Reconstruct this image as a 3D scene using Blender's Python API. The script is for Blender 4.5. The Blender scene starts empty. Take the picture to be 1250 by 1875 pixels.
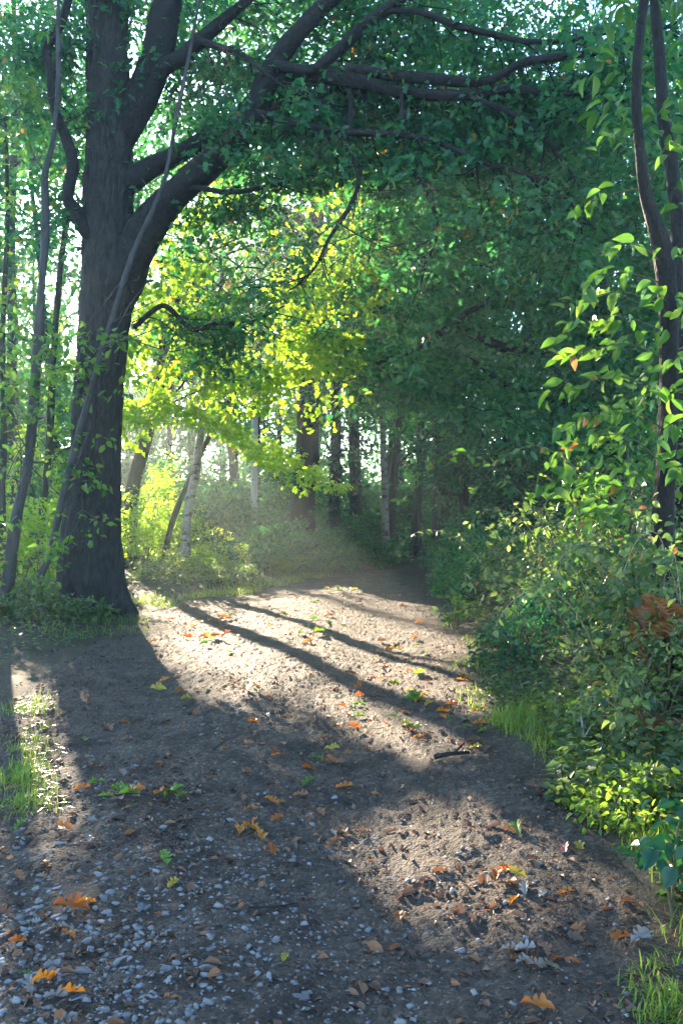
import bpy, math
import numpy as np
from mathutils import Matrix, Vector

# ------------------------------------------------------------------ camera, sky, sun, exposure
SC = bpy.context.scene
COL = SC.collection
F, HX, HY, CZ = 1600.0, 625.0, 950.0, 1.45        # focal length, principal column, horizon row (photo pixels), eye height

cam_d = bpy.data.cameras.new('camera')
cam = bpy.data.objects.new('camera', cam_d)
COL.objects.link(cam)
cam.location = (0, 0, CZ)
cam.rotation_euler = (math.radians(90), 0, 0)
cam_d.sensor_fit = 'VERTICAL'
cam_d.sensor_height = 36.0
cam_d.lens = F / 1875.0 * 36.0
cam_d.shift_y = 12.5 / 1875.0
cam_d.clip_start = 0.05
cam_d.clip_end = 3000
SC.camera = cam

SUN_AZ = math.atan2(-0.352, 1.0)                   # left of the view direction
SUN_EL = math.radians(15.8)
SUN = np.array([math.sin(SUN_AZ) * math.cos(SUN_EL), math.cos(SUN_AZ) * math.cos(SUN_EL), math.sin(SUN_EL)])

w = bpy.data.worlds.new('World')
SC.world = w
w.use_nodes = True
nt = w.node_tree
sky = nt.nodes.new('ShaderNodeTexSky')
sky.sky_type = 'NISHITA'
sky.sun_disc = False
sky.sun_elevation = SUN_EL
sky.sun_rotation = SUN_AZ
sky.air_density = 1.0
sky.dust_density = 0.35
sky.ozone_density = 3.0
nt.nodes['Background'].inputs['Strength'].default_value = 0.135
nt.links.new(sky.outputs[0], nt.nodes['Background'].inputs[0])

sd = bpy.data.lights.new('sun', 'SUN')
sd.energy = 5.0
sd.angle = math.radians(0.53)
sd.color = (1.0, 0.81, 0.58)
so = bpy.data.objects.new('sun', sd)
COL.objects.link(so)
so.rotation_euler = Vector(SUN).to_track_quat('Z', 'Y').to_euler()

vs = SC.view_settings
vs.view_transform = 'Standard'
vs.look = 'None'
vs.gamma = 1.0
vs.use_curve_mapping = False
vs.exposure = 3.0

cy = SC.cycles
cy.max_bounces = 5
cy.diffuse_bounces = 3
cy.glossy_bounces = 2
cy.transmission_bounces = 4
cy.volume_bounces = 0
cy.adaptive_threshold = 0.02
cy.transparent_max_bounces = 4
cy.use_denoising = True
cy.sample_clamp_indirect = 6.0
cy.caustics_reflective = False
cy.caustics_refractive = False

HAZE_DENSITY = 0.0018

# ------------------------------------------------------------------ helpers
R = np.random.default_rng(11)


def P(px, py, Y):
    """photo pixel + distance -> world point"""
    return np.array([(px - HX) / F * Y, Y, CZ + (HY - py) / F * Y])


def pix(p):
    p = np.atleast_2d(p)
    y = np.maximum(p[:, 1], 0.05)
    return HX + p[:, 0] / y * F, HY - (p[:, 2] - CZ) / y * F


def unit(v):
    return v / np.maximum(np.linalg.norm(v, axis=-1, keepdims=True), 1e-9)


def _hash(ix, iy, s):
    h = (ix.astype(np.int64) * 374761393 + iy.astype(np.int64) * 668265263 + s * 974711) & 0x7fffffff
    h = ((h ^ (h >> 13)) * 1274126177) & 0x7fffffff
    return ((h ^ (h >> 16)) & 0xffff) / 65535.0


def vnoise(x, y, s=0):
    x = np.asarray(x, float); y = np.asarray(y, float)
    ix, iy = np.floor(x), np.floor(y)
    fx, fy = x - ix, y - iy
    fx = fx * fx * (3 - 2 * fx); fy = fy * fy * (3 - 2 * fy)
    a, b = _hash(ix, iy, s), _hash(ix + 1, iy, s)
    c, d = _hash(ix, iy + 1, s), _hash(ix + 1, iy + 1, s)
    return (a + (b - a) * fx) * (1 - fy) + (c + (d - c) * fx) * fy - 0.5


def fbm(x, y, s=0, o=4, g=0.5):
    t, a, f = 0.0, 1.0, 1.0
    for k in range(o):
        t = t + a * vnoise(x * f, y * f, s + k * 17)
        a *= g; f *= 2.03
    return t


def sstep(a, b, x):
    t = np.clip((x - a) / (b - a), 0, 1)
    return t * t * (3 - 2 * t)


def inpoly(x, y, poly):
    ins = np.zeros(np.shape(x), bool)
    n = len(poly)
    for i in range(n):
        x0, y0 = poly[i]; x1, y1 = poly[(i + 1) % n]
        if y0 == y1:
            continue
        c = ((y0 > y) != (y1 > y)) & (x < (x1 - x0) * (y - y0) / (y1 - y0) + x0)
        ins ^= c
    return ins


def smooth_path(pts, n):
    """Catmull-Rom through rows of pts (any width), n samples"""
    p = np.asarray(pts, float)
    if len(p) == 2:
        t = np.linspace(0, 1, n)[:, None]
        return p[0] * (1 - t) + p[1] * t
    q = np.vstack([2 * p[0] - p[1], p, 2 * p[-1] - p[-2]])
    u = np.linspace(0, len(p) - 1 - 1e-6, n)
    i = u.astype(int); t = (u - i)[:, None]
    a, b, c, d = q[i], q[i + 1], q[i + 2], q[i + 3]
    return 0.5 * (2 * b + (c - a) * t + (2 * a - 5 * b + 4 * c - d) * t * t + (3 * b - a - 3 * c + d) * t ** 3)


def off_of(o):
    v = np.zeros(3)
    while o is not None:
        v = v + np.array(o.location)
        o = o.parent
    return v


def mesh_from(name, V, T, mat, tone=None, smooth=False, quads=None):
    """V verts, T triangles (or quads) -> mesh datablock"""
    me = bpy.data.meshes.new(name)
    V = np.asarray(V, np.float32)
    faces = np.asarray(T, np.int32)
    k = faces.shape[1]
    me.vertices.add(len(V)); me.vertices.foreach_set('co', V.ravel())
    me.loops.add(faces.size); me.loops.foreach_set('vertex_index', faces.ravel())
    me.polygons.add(len(faces))
    me.polygons.foreach_set('loop_start', np.arange(0, faces.size, k, dtype=np.int32))
    me.polygons.foreach_set('loop_total', np.full(len(faces), k, np.int32))
    if smooth:
        me.polygons.foreach_set('use_smooth', np.ones(len(faces), bool))
    if tone is not None:
        a = me.attributes.new('tone', 'FLOAT', 'FACE')
        a.data.foreach_set('value', np.asarray(tone, np.float32))
    me.update(calc_edges=True)
    me.materials.append(mat)
    return me


def link(name, me, parent=None):
    o = bpy.data.objects.new(name, me)
    COL.objects.link(o)
    if parent is not None:
        o.parent = parent
    return o


def tag(o, label=None, cat=None, group=None, kind=None):
    if label: o['label'] = label
    if cat: o['category'] = cat
    if group: o['group'] = group
    if kind: o['kind'] = kind
    return o


def thing(name, label, cat, loc, group=None):
    o = bpy.data.objects.new(name, None)
    COL.objects.link(o)
    o.empty_display_size = 0.1
    o.location = loc
    return tag(o, label, cat, group)


class MB:
    """collects tubes into one mesh"""
    def __init__(self):
        self.V, self.Q, self.n = [], [], 0

    def add(self, V, Q):
        self.V.append(np.asarray(V, float)); self.Q.append(np.asarray(Q) + self.n); self.n += len(V)

    def tube(self, pts, rad, sides=6, n=None, wob=0.0, seed=0):
        pts = np.asarray(pts, float)
        rad = np.asarray(rad, float)
        if n:
            a = smooth_path(np.column_stack([pts, rad]), n)
            pts, rad = a[:, :3], np.maximum(a[:, 3], 0.0008)
        m = len(pts)
        t = unit(np.gradient(pts, axis=0))
        ref = np.tile(np.array([[0.31, 0.83, 0.12]]), (m, 1))
        big = np.abs((t * unit(ref)).sum(1)) > 0.97
        ref[big] = [1, 0, 0]
        u = unit(np.cross(t, ref)); v = np.cross(t, u)
        ang = np.linspace(0, 2 * np.pi, sides, endpoint=False)
        rr = rad[:, None] * np.ones(sides)
        if wob:
            L = np.concatenate([[0], np.cumsum(np.linalg.norm(np.diff(pts, axis=0), axis=1))])
            rr = rr * (1 + wob * 2 * fbm(np.cos(ang)[None] * 1.6 + L[:, None] * 1.3, np.sin(ang)[None] * 1.6 + L[:, None] * 0.7, seed, 3))
        V = pts[:, None] + rr[..., None] * (np.cos(ang)[None, :, None] * u[:, None] + np.sin(ang)[None, :, None] * v[:, None])
        V = V.reshape(-1, 3)
        i = np.arange(m - 1)[:, None] * sides; j = np.arange(sides)[None]
        j2 = (j + 1) % sides
        Q = np.stack([i + j, i + j2, i + sides + j2, i + sides + j], -1).reshape(-1, 4)
        # close the far end with a point
        self.add(np.vstack([V, pts[-1:] + t[-1:] * rad[-1]]), np.vstack([Q, np.stack([(m - 1) * sides + j[0], (m - 1) * sides + j2[0], np.full(sides, m * sides), np.full(sides, m * sides)], -1)]))

    def build(self, name, mat, parent=None, smooth=True):
        V = np.vstack(self.V) - off_of(parent)
        Q = np.vstack(self.Q)
        deg = Q[:, 2] == Q[:, 3]
        T = np.vstack([Q[:, [0, 1, 2]], Q[~deg][:, [0, 2, 3]]])
        return link(name, mesh_from(name, V, T, mat, smooth=smooth), parent)


# ------------------------------------------------------------------ leaf shapes (x along the leaf, y across, z up)
def fan(outline, c, tip_droop=0.1, fold=0.14, wave=0.0):
    o = np.array(outline, float)
    full = np.vstack([[0, 0], o, [1, 0], np.column_stack([o[::-1, 0], -o[::-1, 1]])])
    z = np.abs(full[:, 1]) * fold * 2 - tip_droop * full[:, 0] ** 2
    if wave:
        z = z + wave * np.sin(full[:, 0] * 9 + full[:, 1] * 6)
    V = np.vstack([[c, 0, -tip_droop * c * c], np.column_stack([full, z])])
    n = len(full)
    T = np.array([[0, 1 + i, 1 + (i + 1) % n] for i in range(n)])
    return V, T


def half_strip(w0, w1, droop, fold):
    V = np.array([[0, 0, 0], [.34, -w0, fold * w0], [.72, -w1, fold * w1 - droop * .4], [1, 0, -droop], [.72, w1, fold * w1 - droop * .4], [.34, w0, fold * w0]])
    T = np.array([[0, 1, 2], [0, 2, 3], [0, 3, 4], [0, 4, 5]])
    return V, T


KITE = (np.array([[0, 0, 0], [.45, -.3, .1], [1, 0, -.08], [.45, .3, .1]]), np.array([[0, 1, 2], [0, 2, 3]]))
OVAL = half_strip(.27, .22, .12, .35)
OAK = fan([(.28, .22), (.42, .11), (.6, .29), (.78, .13)], .5, .1, .2)
OAKHI = fan([(.12, .05), (.2, .15), (.28, .17), (.34, .08), (.44, .23), (.52, .25), (.57, .12), (.68, .26), (.76, .24), (.79, .13), (.9, .15), (.97, .08)], .5, .22, .3, .05)
BEECH = fan([(.06, .07), (.16, .155), (.3, .215), (.46, .235), (.62, .205), (.78, .135), (.9, .06)], .45, .24, .36, .012)
BRAM = fan([(.05, .13), (.15, .26), (.3, .34), (.36, .31), (.5, .33), (.56, .28), (.7, .24), (.76, .18), (.9, .08)], .42, .16, .3)

# where the photograph is sunlit: crowns between these places and the sun have gaps
LIT = [
    ('g', 0.97, [(235, 1140), (290, 1090), (470, 1086), (640, 1068), (800, 1105), (870, 1220), (925, 1300), (900, 1400), (720, 1380), (560, 1310), (480, 1310), (330, 1300), (260, 1210)]),
    ('g', 0.97, [(640, 1490), (760, 1440), (900, 1470), (1010, 1560), (1060, 1660), (1010, 1730), (820, 1745), (700, 1690), (640, 1610)]),
    ('g', 0.95, [(14, 1240), (90, 1250), (112, 1350), (150, 1620), (120, 1700), (14, 1700), (25, 1500)]),
    ('g', 0.95, [(-120, 1640), (150, 1640), (260, 1900), (-120, 1900)]),
    ('g', 0.8, [(1040, 1600), (1250, 1600), (1250, 1790), (1060, 1760)]),
    (15.0, 0.93, [(255, 300), (560, 300), (780, 300), (740, 560), (640, 800), (300, 790), (225, 830), (225, 560)]),
    (19.0, 0.96, [(215, 780), (340, 760), (440, 930), (430, 1100), (215, 1100)]),
    (16.0, 0.6, [(250, 720), (560, 780), (600, 1060), (300, 1080)]),
    (8.0, 0.93, [(820, 1050), (1000, 880), (1250, 880), (1250, 1190), (1060, 1130), (880, 1110)]),
    (6.2, 0.95, [(985, 230), (1250, 230), (1250, 950), (985, 940)]),
    (4.2, 0.94, [(1010, 1260), (1250, 1190), (1250, 1660), (1060, 1520)]),
    (11.0, 0.8, [(690, 300), (830, 300), (830, 520), (740, 560)]),
]


def sun_keep(p, rng, only=None):
    keep = np.ones(len(p), bool)
    for zi, z in enumerate(LIT):
        if only is not None and zi not in only:
            continue
        if z[0] == 'g':
            t = p[:, 2] / SUN[2]
            far = p[:, 2] > 0.9
        else:
            t = (p[:, 1] - z[0]) / SUN[1]
            far = p[:, 1] > z[0] + 2.0
        q = p - t[:, None] * SUN
        x, y = pix(q)
        jx = 14 * vnoise(p[:, 0] * 1.1, p[:, 2] * 1.1, 5); jy = 14 * vnoise(p[:, 0] * 1.1, p[:, 2] * 1.1, 9)
        hit = far & (q[:, 1] > 1.0) & inpoly(x + jx, y + jy, z[2])
        keep &= ~(hit & (rng.random(len(p)) < z[1]))
    return keep


class Leaves:
    def __init__(self):
        self.p, self.a, self.n, self.s, self.t = [], [], [], [], []

    def add(self, p, a, n, s, t):
        self.p.append(p); self.a.append(a); self.n.append(n); self.s.append(s); self.t.append(t)

    def clump(self, c, rad, k, size, rng, flat=0.6, tone=(0.5, 0.22), droop=0.35, up=1.0):
        """a spray of k leaves round c; rad (3,) or float"""
        d = unit(rng.normal(size=(k, 3)))
        r = rng.random(k)[:, None] ** 0.5
        rad = np.broadcast_to(np.asarray(rad, float), (3,))
        p = c + d * r * rad * np.array([1, 1, flat])
        a = unit(d * np.array([1, 1, .4]) + rng.normal(size=(k, 3)) * 0.5 - np.array([0, 0, droop]))
        n = unit(rng.normal(size=(k, 3)) * 0.55 + np.array([0, 0, up]))
        self.add(p, a, n, size * rng.uniform(0.65, 1.25, k), np.where(rng.random(k) < .012, 1.0, np.clip(rng.normal(tone[0], tone[1], k), 0, .92)))

    def cat(self):
        return [np.concatenate(x) for x in (self.p, self.a, self.n, self.s, self.t)]

    def build(self, name, mat, parent, tmpl, rng, cull=True, single=0, single_mesh=None, kind='stuff', lim_y=None):
        p, a, n, s, t = self.cat()
        if cull:
            k = sun_keep(p, rng, None if cull is True else cull)
            p, a, n, s, t = p[k], a[k], n[k], s[k], t[k]
        n = unit(n - (n * a).sum(1, keepdims=True) * a)
        b = np.cross(n, a)
        off = off_of(parent)
        if single:
            x, y = pix(p)
            sc = s / np.maximum(p[:, 1], .3) * ((x > 0) & (x < 1250) & (y > 0) & (y < 1875)) * rng.uniform(.6, 1, len(p))
            idx = np.argsort(-sc)[:single]
            for q, i in enumerate(idx):
                me = single_mesh[int(np.argmin(np.abs(np.array([m_['tone'] for m_ in single_mesh]) - t[i])))]
                o = bpy.data.objects.new('leaf', me)
                M = np.eye(4)
                M[:3, 0], M[:3, 1], M[:3, 2], M[:3, 3] = a[i] * s[i], b[i] * s[i], n[i] * s[i], p[i] - off
                o.parent = parent
                o.matrix_basis = Matrix(M.tolist())
                COL.objects.link(o)
            m = np.ones(len(p), bool); m[idx] = False
            p, a, n, s, t, b = p[m], a[m], n[m], s[m], t[m], b[m]
        V, T = tmpl
        if len(p) == 0:
            return None
        W = p[:, None] - off + s[:, None, None] * (V[None, :, 0:1] * a[:, None] + V[None, :, 1:2] * b[:, None] + V[None, :, 2:3] * n[:, None])
        Ts = (T[None] + (np.arange(len(p)) * len(V))[:, None, None]).reshape(-1, 3)
        o = link(name, mesh_from(name, W.reshape(-1, 3), Ts, mat, tone=np.repeat(t, len(T))), parent)
        if kind:
            o['kind'] = kind
        return o


# ------------------------------------------------------------------ materials
def new_mat(name):
    m = bpy.data.materials.new(name)
    m.use_nodes = True
    m.node_tree.nodes.clear()
    return m, m.node_tree.nodes, m.node_tree.links


def ramp(N, stops):
    r = N.new('ShaderNodeValToRGB')
    e = r.color_ramp.elements
    while len(e) < len(stops):
        e.new(0.5)
    for k, (pos, c) in enumerate(stops):
        e[k].position = pos
        e[k].color = (*c, 1)
    return r


def leaf_mat(name, stops, trans=1.0, gloss=0.3, mixf=0.5, tint=(1.0, 1.0, 0.55), coat=.35):
    """stops: base colours by each leaf's own tone"""
    m, N, L = new_mat(name)
    out = N.new('ShaderNodeOutputMaterial')
    at = N.new('ShaderNodeAttribute'); at.attribute_name = 'tone'
    r = ramp(N, stops)
    L.new(at.outputs['Fac'], r.inputs[0])
    d = N.new('ShaderNodeBsdfDiffuse')
    L.new(r.outputs[0], d.inputs[0])
    tc = N.new('ShaderNodeMixRGB'); tc.blend_type = 'MULTIPLY'; tc.inputs[0].default_value = 1
    tc.inputs[2].default_value = (tint[0] * 2.6 * trans, tint[1] * 2.6 * trans, tint[2] * 2.6 * trans, 1)
    L.new(r.outputs[0], tc.inputs[1])
    tr = N.new('ShaderNodeBsdfTranslucent')
    L.new(tc.outputs[0], tr.inputs[0])
    mx = N.new('ShaderNodeMixShader'); mx.inputs[0].default_value = mixf
    L.new(d.outputs[0], mx.inputs[1]); L.new(tr.outputs[0], mx.inputs[2])
    g = N.new('ShaderNodeBsdfGlossy'); g.inputs['Roughness'].default_value = gloss
    lw = N.new('ShaderNodeLayerWeight'); lw.inputs['Blend'].default_value = 0.5
    pw = N.new('ShaderNodeMath'); pw.operation = 'POWER'; pw.inputs[1].default_value = 4.0
    L.new(lw.outputs['Facing'], pw.inputs[0])
    fr = N.new('ShaderNodeMath'); fr.operation = 'MULTIPLY_ADD'; fr.inputs[1].default_value = coat; fr.inputs[2].default_value = 0.022
    L.new(pw.outputs[0], fr.inputs[0])
    m2 = N.new('ShaderNodeMixShader')
    L.new(fr.outputs[0], m2.inputs[0]); L.new(mx.outputs[0], m2.inputs[1]); L.new(g.outputs[0], m2.inputs[2])
    L.new(m2.outputs[0], out.inputs[0])
    return m


def bark_mat(name, c0, c1, scale=(20, 20, 6.5), bump=0.6, rough=0.85, patches=None):
    m, N, L = new_mat(name)
    out = N.new('ShaderNodeOutputMaterial')
    b = N.new('ShaderNodeBsdfPrincipled')
    tc = N.new('ShaderNodeTexCoord')
    mp = N.new('ShaderNodeMapping'); mp.inputs['Scale'].default_value = scale
    L.new(tc.outputs['Object'], mp.inputs[0])
    n1 = N.new('ShaderNodeTexNoise'); n1.inputs['Scale'].default_value = 1.0; n1.inputs['Detail'].default_value = 6
    L.new(mp.outputs[0], n1.inputs['Vector'])
    r = ramp(N, [(0.3, c0), (0.7, c1)])
    L.new(n1.outputs[0], r.inputs[0])
    col = r.outputs[0]
    if patches:
        n2 = N.new('ShaderNodeTexNoise'); n2.inputs['Scale'].default_value = patches[1]; n2.inputs['Detail'].default_value = 4
        mp2 = N.new('ShaderNodeMapping'); mp2.inputs['Scale'].default_value = patches[3]
        L.new(tc.outputs['Object'], mp2.inputs[0]); L.new(mp2.outputs[0], n2.inputs['Vector'])
        rr = ramp(N, [(patches[2], (0, 0, 0)), (patches[2] + .08, (1, 1, 1))])
        L.new(n2.outputs[0], rr.inputs[0])
        mm = N.new('ShaderNodeMixRGB')
        mm.inputs[2].default_value = (*patches[0], 1)
        L.new(rr.outputs[0], mm.inputs[0]); L.new(col, mm.inputs[1])
        col = mm.outputs[0]
    L.new(col, b.inputs['Base Color'])
    b.inputs['Roughness'].default_value = rough
    b.inputs['Specular IOR Level'].default_value = 0.25
    v = N.new('ShaderNodeTexVoronoi'); v.feature = 'DISTANCE_TO_EDGE'; v.inputs['Scale'].default_value = 1.6
    L.new(mp.outputs[0], v.inputs['Vector'])
    mul = N.new('ShaderNodeMath'); mul.operation = 'ADD'
    L.new(v.outputs[0], mul.inputs[0]); L.new(n1.outputs[0], mul.inputs[1])
    bp = N.new('ShaderNodeBump'); bp.inputs['Strength'].default_value = bump; bp.inputs['Distance'].default_value = 0.03
    L.new(mul.outputs[0], bp.inputs['Height']); L.new(bp.outputs[0], b.inputs['Normal'])
    L.new(b.outputs[0], out.inputs[0])
    return m


def soil_mat(name, c0, c1, c2, scale, rough=0.62, spec=0.4, bump=0.5):
    m, N, L = new_mat(name)
    out = N.new('ShaderNodeOutputMaterial')
    b = N.new('ShaderNodeBsdfPrincipled')
    tc = N.new('ShaderNodeTexCoord')
    n1 = N.new('ShaderNodeTexNoise'); n1.inputs['Scale'].default_value = scale; n1.inputs['Detail'].default_value = 8; n1.inputs['Roughness'].default_value = 0.65
    L.new(tc.outputs['Object'], n1.inputs['Vector'])
    r = ramp(N, [(0.32, c0), (0.5, c1), (0.68, c2)])
    L.new(n1.outputs[0], r.inputs[0])
    wn = N.new('ShaderNodeTexNoise'); wn.inputs['Scale'].default_value = 26; wn.inputs['Detail'].default_value = 5
    L.new(tc.outputs['Object'], wn.inputs['Vector'])
    wm = N.new('ShaderNodeMixRGB'); wm.blend_type = 'LINEAR_LIGHT'; wm.inputs[0].default_value = .03
    L.new(tc.outputs['Object'], wm.inputs[1]); L.new(wn.outputs['Color'], wm.inputs[2])
    v = N.new('ShaderNodeTexVoronoi'); v.inputs['Scale'].default_value = 58; v.inputs['Randomness'].default_value = 1
    L.new(wm.outputs[0], v.inputs['Vector'])
    sep = N.new('ShaderNodeSeparateColor'); L.new(v.outputs['Color'], sep.inputs[0])
    rr = ramp(N, [(0.0, (.68, .68, .68)), (0.75, (1, 1, 1)), (1.0, (1.6, 1.6, 1.62))])
    L.new(sep.outputs[0], rr.inputs[0])
    mm = N.new('ShaderNodeMixRGB'); mm.blend_type = 'MULTIPLY'; mm.inputs[0].default_value = 1
    L.new(r.outputs[0], mm.inputs[1]); L.new(rr.outputs[0], mm.inputs[2])
    L.new(mm.outputs[0], b.inputs['Base Color'])
    b.inputs['Roughness'].default_value = rough
    b.inputs['Specular IOR Level'].default_value = spec
    n2 = N.new('ShaderNodeTexNoise'); n2.inputs['Scale'].default_value = 95; n2.inputs['Detail'].default_value = 8; n2.inputs['Roughness'].default_value = .7
    L.new(tc.outputs['Object'], n2.inputs['Vector'])
    sb = N.new('ShaderNodeMath'); sb.operation = 'SUBTRACT'
    L.new(n2.outputs[0], sb.inputs[0]); L.new(v.outputs['Distance'], sb.inputs[1])
    bp = N.new('ShaderNodeBump'); bp.inputs['Strength'].default_value = bump; bp.inputs['Distance'].default_value = 0.035
    L.new(sb.outputs[0], bp.inputs['Height']); L.new(bp.outputs[0], b.inputs['Normal'])
    L.new(b.outputs[0], out.inputs[0])
    return m


def stone_mat(name, c0, c1, rough=0.7):
    m, N, L = new_mat(name)
    out = N.new('ShaderNodeOutputMaterial')
    b = N.new('ShaderNodeBsdfPrincipled')
    tc = N.new('ShaderNodeTexCoord'); oi = N.new('ShaderNodeObjectInfo')
    n1 = N.new('ShaderNodeTexNoise'); n1.inputs['Scale'].default_value = 3; n1.inputs['Detail'].default_value = 6
    L.new(tc.outputs['Object'], n1.inputs['Vector'])
    ad = N.new('ShaderNodeMath'); ad.operation = 'ADD'
    L.new(n1.outputs[0], ad.inputs[0]); L.new(oi.outputs['Random'], ad.inputs[1])
    at = N.new('ShaderNodeAttribute'); at.attribute_name = 'tone'
    ad2 = N.new('ShaderNodeMath'); ad2.operation = 'ADD'
    L.new(ad.outputs[0], ad2.inputs[0]); L.new(at.outputs['Fac'], ad2.inputs[1])
    hf = N.new('ShaderNodeMath'); hf.operation = 'MULTIPLY'; hf.inputs[1].default_value = 0.42
    L.new(ad2.outputs[0], hf.inputs[0])
    r = ramp(N, [(0.15, c0), (0.85, c1)])
    L.new(hf.outputs[0], r.inputs[0]); L.new(r.outputs[0], b.inputs['Base Color'])
    b.inputs['Roughness'].default_value = rough
    bp = N.new('ShaderNodeBump'); bp.inputs['Strength'].default_value = 0.3; bp.inputs['Distance'].default_value = 0.01
    n2 = N.new('ShaderNodeTexNoise'); n2.inputs['Scale'].default_value = 30
    L.new(tc.outputs['Object'], n2.inputs['Vector']); L.new(n2.outputs[0], bp.inputs['Height']); L.new(bp.outputs[0], b.inputs['Normal'])
    L.new(b.outputs[0], out.inputs[0])
    return m


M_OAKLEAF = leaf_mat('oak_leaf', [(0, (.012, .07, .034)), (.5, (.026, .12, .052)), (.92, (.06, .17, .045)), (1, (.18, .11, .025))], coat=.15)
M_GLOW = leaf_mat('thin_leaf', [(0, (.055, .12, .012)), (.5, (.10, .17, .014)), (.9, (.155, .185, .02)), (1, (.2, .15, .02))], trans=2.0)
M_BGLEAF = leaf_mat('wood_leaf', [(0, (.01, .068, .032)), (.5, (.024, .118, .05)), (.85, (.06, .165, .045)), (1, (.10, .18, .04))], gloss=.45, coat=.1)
M_DARKLEAF = leaf_mat('holly_leaf', [(0, (.008, .045, .026)), (.5, (.014, .075, .036)), (1, (.03, .11, .04))], trans=.8, gloss=.28)
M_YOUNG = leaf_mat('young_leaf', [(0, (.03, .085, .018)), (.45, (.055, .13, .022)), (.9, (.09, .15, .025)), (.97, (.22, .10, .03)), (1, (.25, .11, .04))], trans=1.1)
M_BRAMBLE = leaf_mat('bramble_leaf', trans=1.3, stops= [(0, (.016, .045, .02)), (.45, (.045, .085, .032)), (.95, (.12, .155, .06)), (.985, (.17, .13, .05)), (1, (.22, .10, .03))], gloss=.36)
M_GRASS = leaf_mat('grass_blade', [(0, (.055, .115, .018)), (.6, (.11, .175, .025)), (1, (.21, .18, .06))], trans=1.5)
M_FERN = leaf_mat('fern_frond', [(0, (.05, .12, .02)), (1, (.10, .17, .03))], trans=1.1)
M_DEADFERN = leaf_mat('dead_fern', [(0, (.16, .07, .025)), (1, (.32, .15, .05))], tint=(1, .8, .5), trans=.8)
M_LITTER = leaf_mat('dry_leaf', [(0, (.05, .03, .02)), (.5, (.12, .068, .042)), (.8, (.22, .115, .06)), (1, (.3, .13, .05))], tint=(1, .75, .45), trans=.55, gloss=.55, mixf=.3)
M_ORANGE = leaf_mat('orange_leaf', [(0, (.28, .085, .018)), (.5, (.42, .15, .025)), (1, (.5, .21, .03))], tint=(1, .7, .3), trans=.8, mixf=.4)
M_YELLOW = leaf_mat('yellow_leaf', [(0, (.3, .24, .03)), (1, (.42, .3, .04))], tint=(1, .9, .4), trans=.8, mixf=.4)
M_GREENF = leaf_mat('fresh_fallen_leaf', [(0, (.06, .14, .025)), (1, (.13, .22, .035))], trans=.8, mixf=.4)
M_PINK = leaf_mat('reddish_leaf', [(0, (.35, .1, .09)), (1, (.42, .14, .12))], tint=(1, .6, .5), trans=.7, mixf=.4)
M_PALE = leaf_mat('pale_dead_leaf', [(0, (.2, .17, .14)), (1, (.34, .3, .26))], tint=(1, .85, .65), trans=.4, mixf=.3)
M_BARK = bark_mat('oak_bark', (.009, .0088, .0078), (.036, .034, .029), bump=.9)
M_LIMB = bark_mat('limb_bark', (.006, .006, .0055), (.02, .0185, .016), scale=(18, 18, 18))
M_POLE = bark_mat('smooth_bark', (.02, .02, .019), (.055, .053, .05), scale=(10, 10, 5), bump=.3, rough=.7)
M_BIRCH = bark_mat('birch_bark', (.13, .12, .095), (.27, .25, .2), scale=(8, 8, 14), bump=.25, rough=.65, patches=((.05, .04, .035), 1.0, .53, (4, 4, 9)))
M_NEARBARK = bark_mat('near_dark_bark', (.006, .006, .005), (.02, .018, .015), scale=(24, 24, 9), bump=.5)
M_IVYBARK = bark_mat('dark_bark', (.012, .016, .011), (.036, .043, .03), scale=(10, 10, 3))
M_STEM = bark_mat('green_stem', (.05, .05, .025), (.14, .11, .06), scale=(40, 40, 40), bump=.2)
M_CANE = bark_mat('dry_cane', (.16, .11, .07), (.34, .26, .18), scale=(40, 40, 40), bump=.2)
M_POST = bark_mat('weathered_wood', (.26, .25, .23), (.42, .41, .38), scale=(30, 30, 2), bump=.3)
M_SOIL = soil_mat('path_soil', (.052, .039, .029), (.1, .075, .055), (.155, .117, .085), 3.2, rough=.75, spec=.2, bump=.9)
M_FLOOR = soil_mat('woodland_floor', (.03, .026, .016), (.06, .05, .03), (.1, .08, .05), 2.0, rough=.8, spec=.2)
M_STONE = stone_mat('grey_stone', (.07, .068, .066), (.27, .265, .26))
M_GRAVEL = stone_mat('fine_gravel', (.05, .048, .047), (.24, .235, .23))

# ------------------------------------------------------------------ terrain
PY = np.array([0, 3, 6, 8, 11, 13, 15.5, 17, 20, 22.5, 26, 30, 36, 45])
PL = np.array([-2.7, -2.7, -2.6, -2.65, -2.9, -3.0, -2.9, -1.75, -1.0, -.35, 1.7, 3.6, 7.0, 13])
PR = np.array([1.2, 1.15, 1.15, 1.25, 1.5, 1.68, 1.85, 1.95, 2.15, 2.35, 3.4, 5.5, 9.5, 16])


def edges(y):
    return np.interp(y, PY, PL), np.interp(y, PY, PR)


def terrain(x, y):
    x = np.asarray(x, float); y = np.asarray(y, float)
    l, r = edges(y)
    wob = 0.18 * vnoise(y * .8, x * 0 + 3.1, 3)
    dr = x - r - wob
    dl = l - x + wob
    fade = np.clip((60 - y) / 25, 0, 1)
    z = (0.5 * sstep(-0.05, 1.3, dr) + 0.45 * sstep(1.2, 4.5, dr)) * fade + 0.12 * sstep(0, 1.2, dl) + .1 * sstep(1.5, 5, dl)
    z = z + 0.07 * vnoise(x * .35, y * .35, 21) * sstep(3, 9, np.abs(x) + y * .3)
    return z + 0.0


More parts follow.
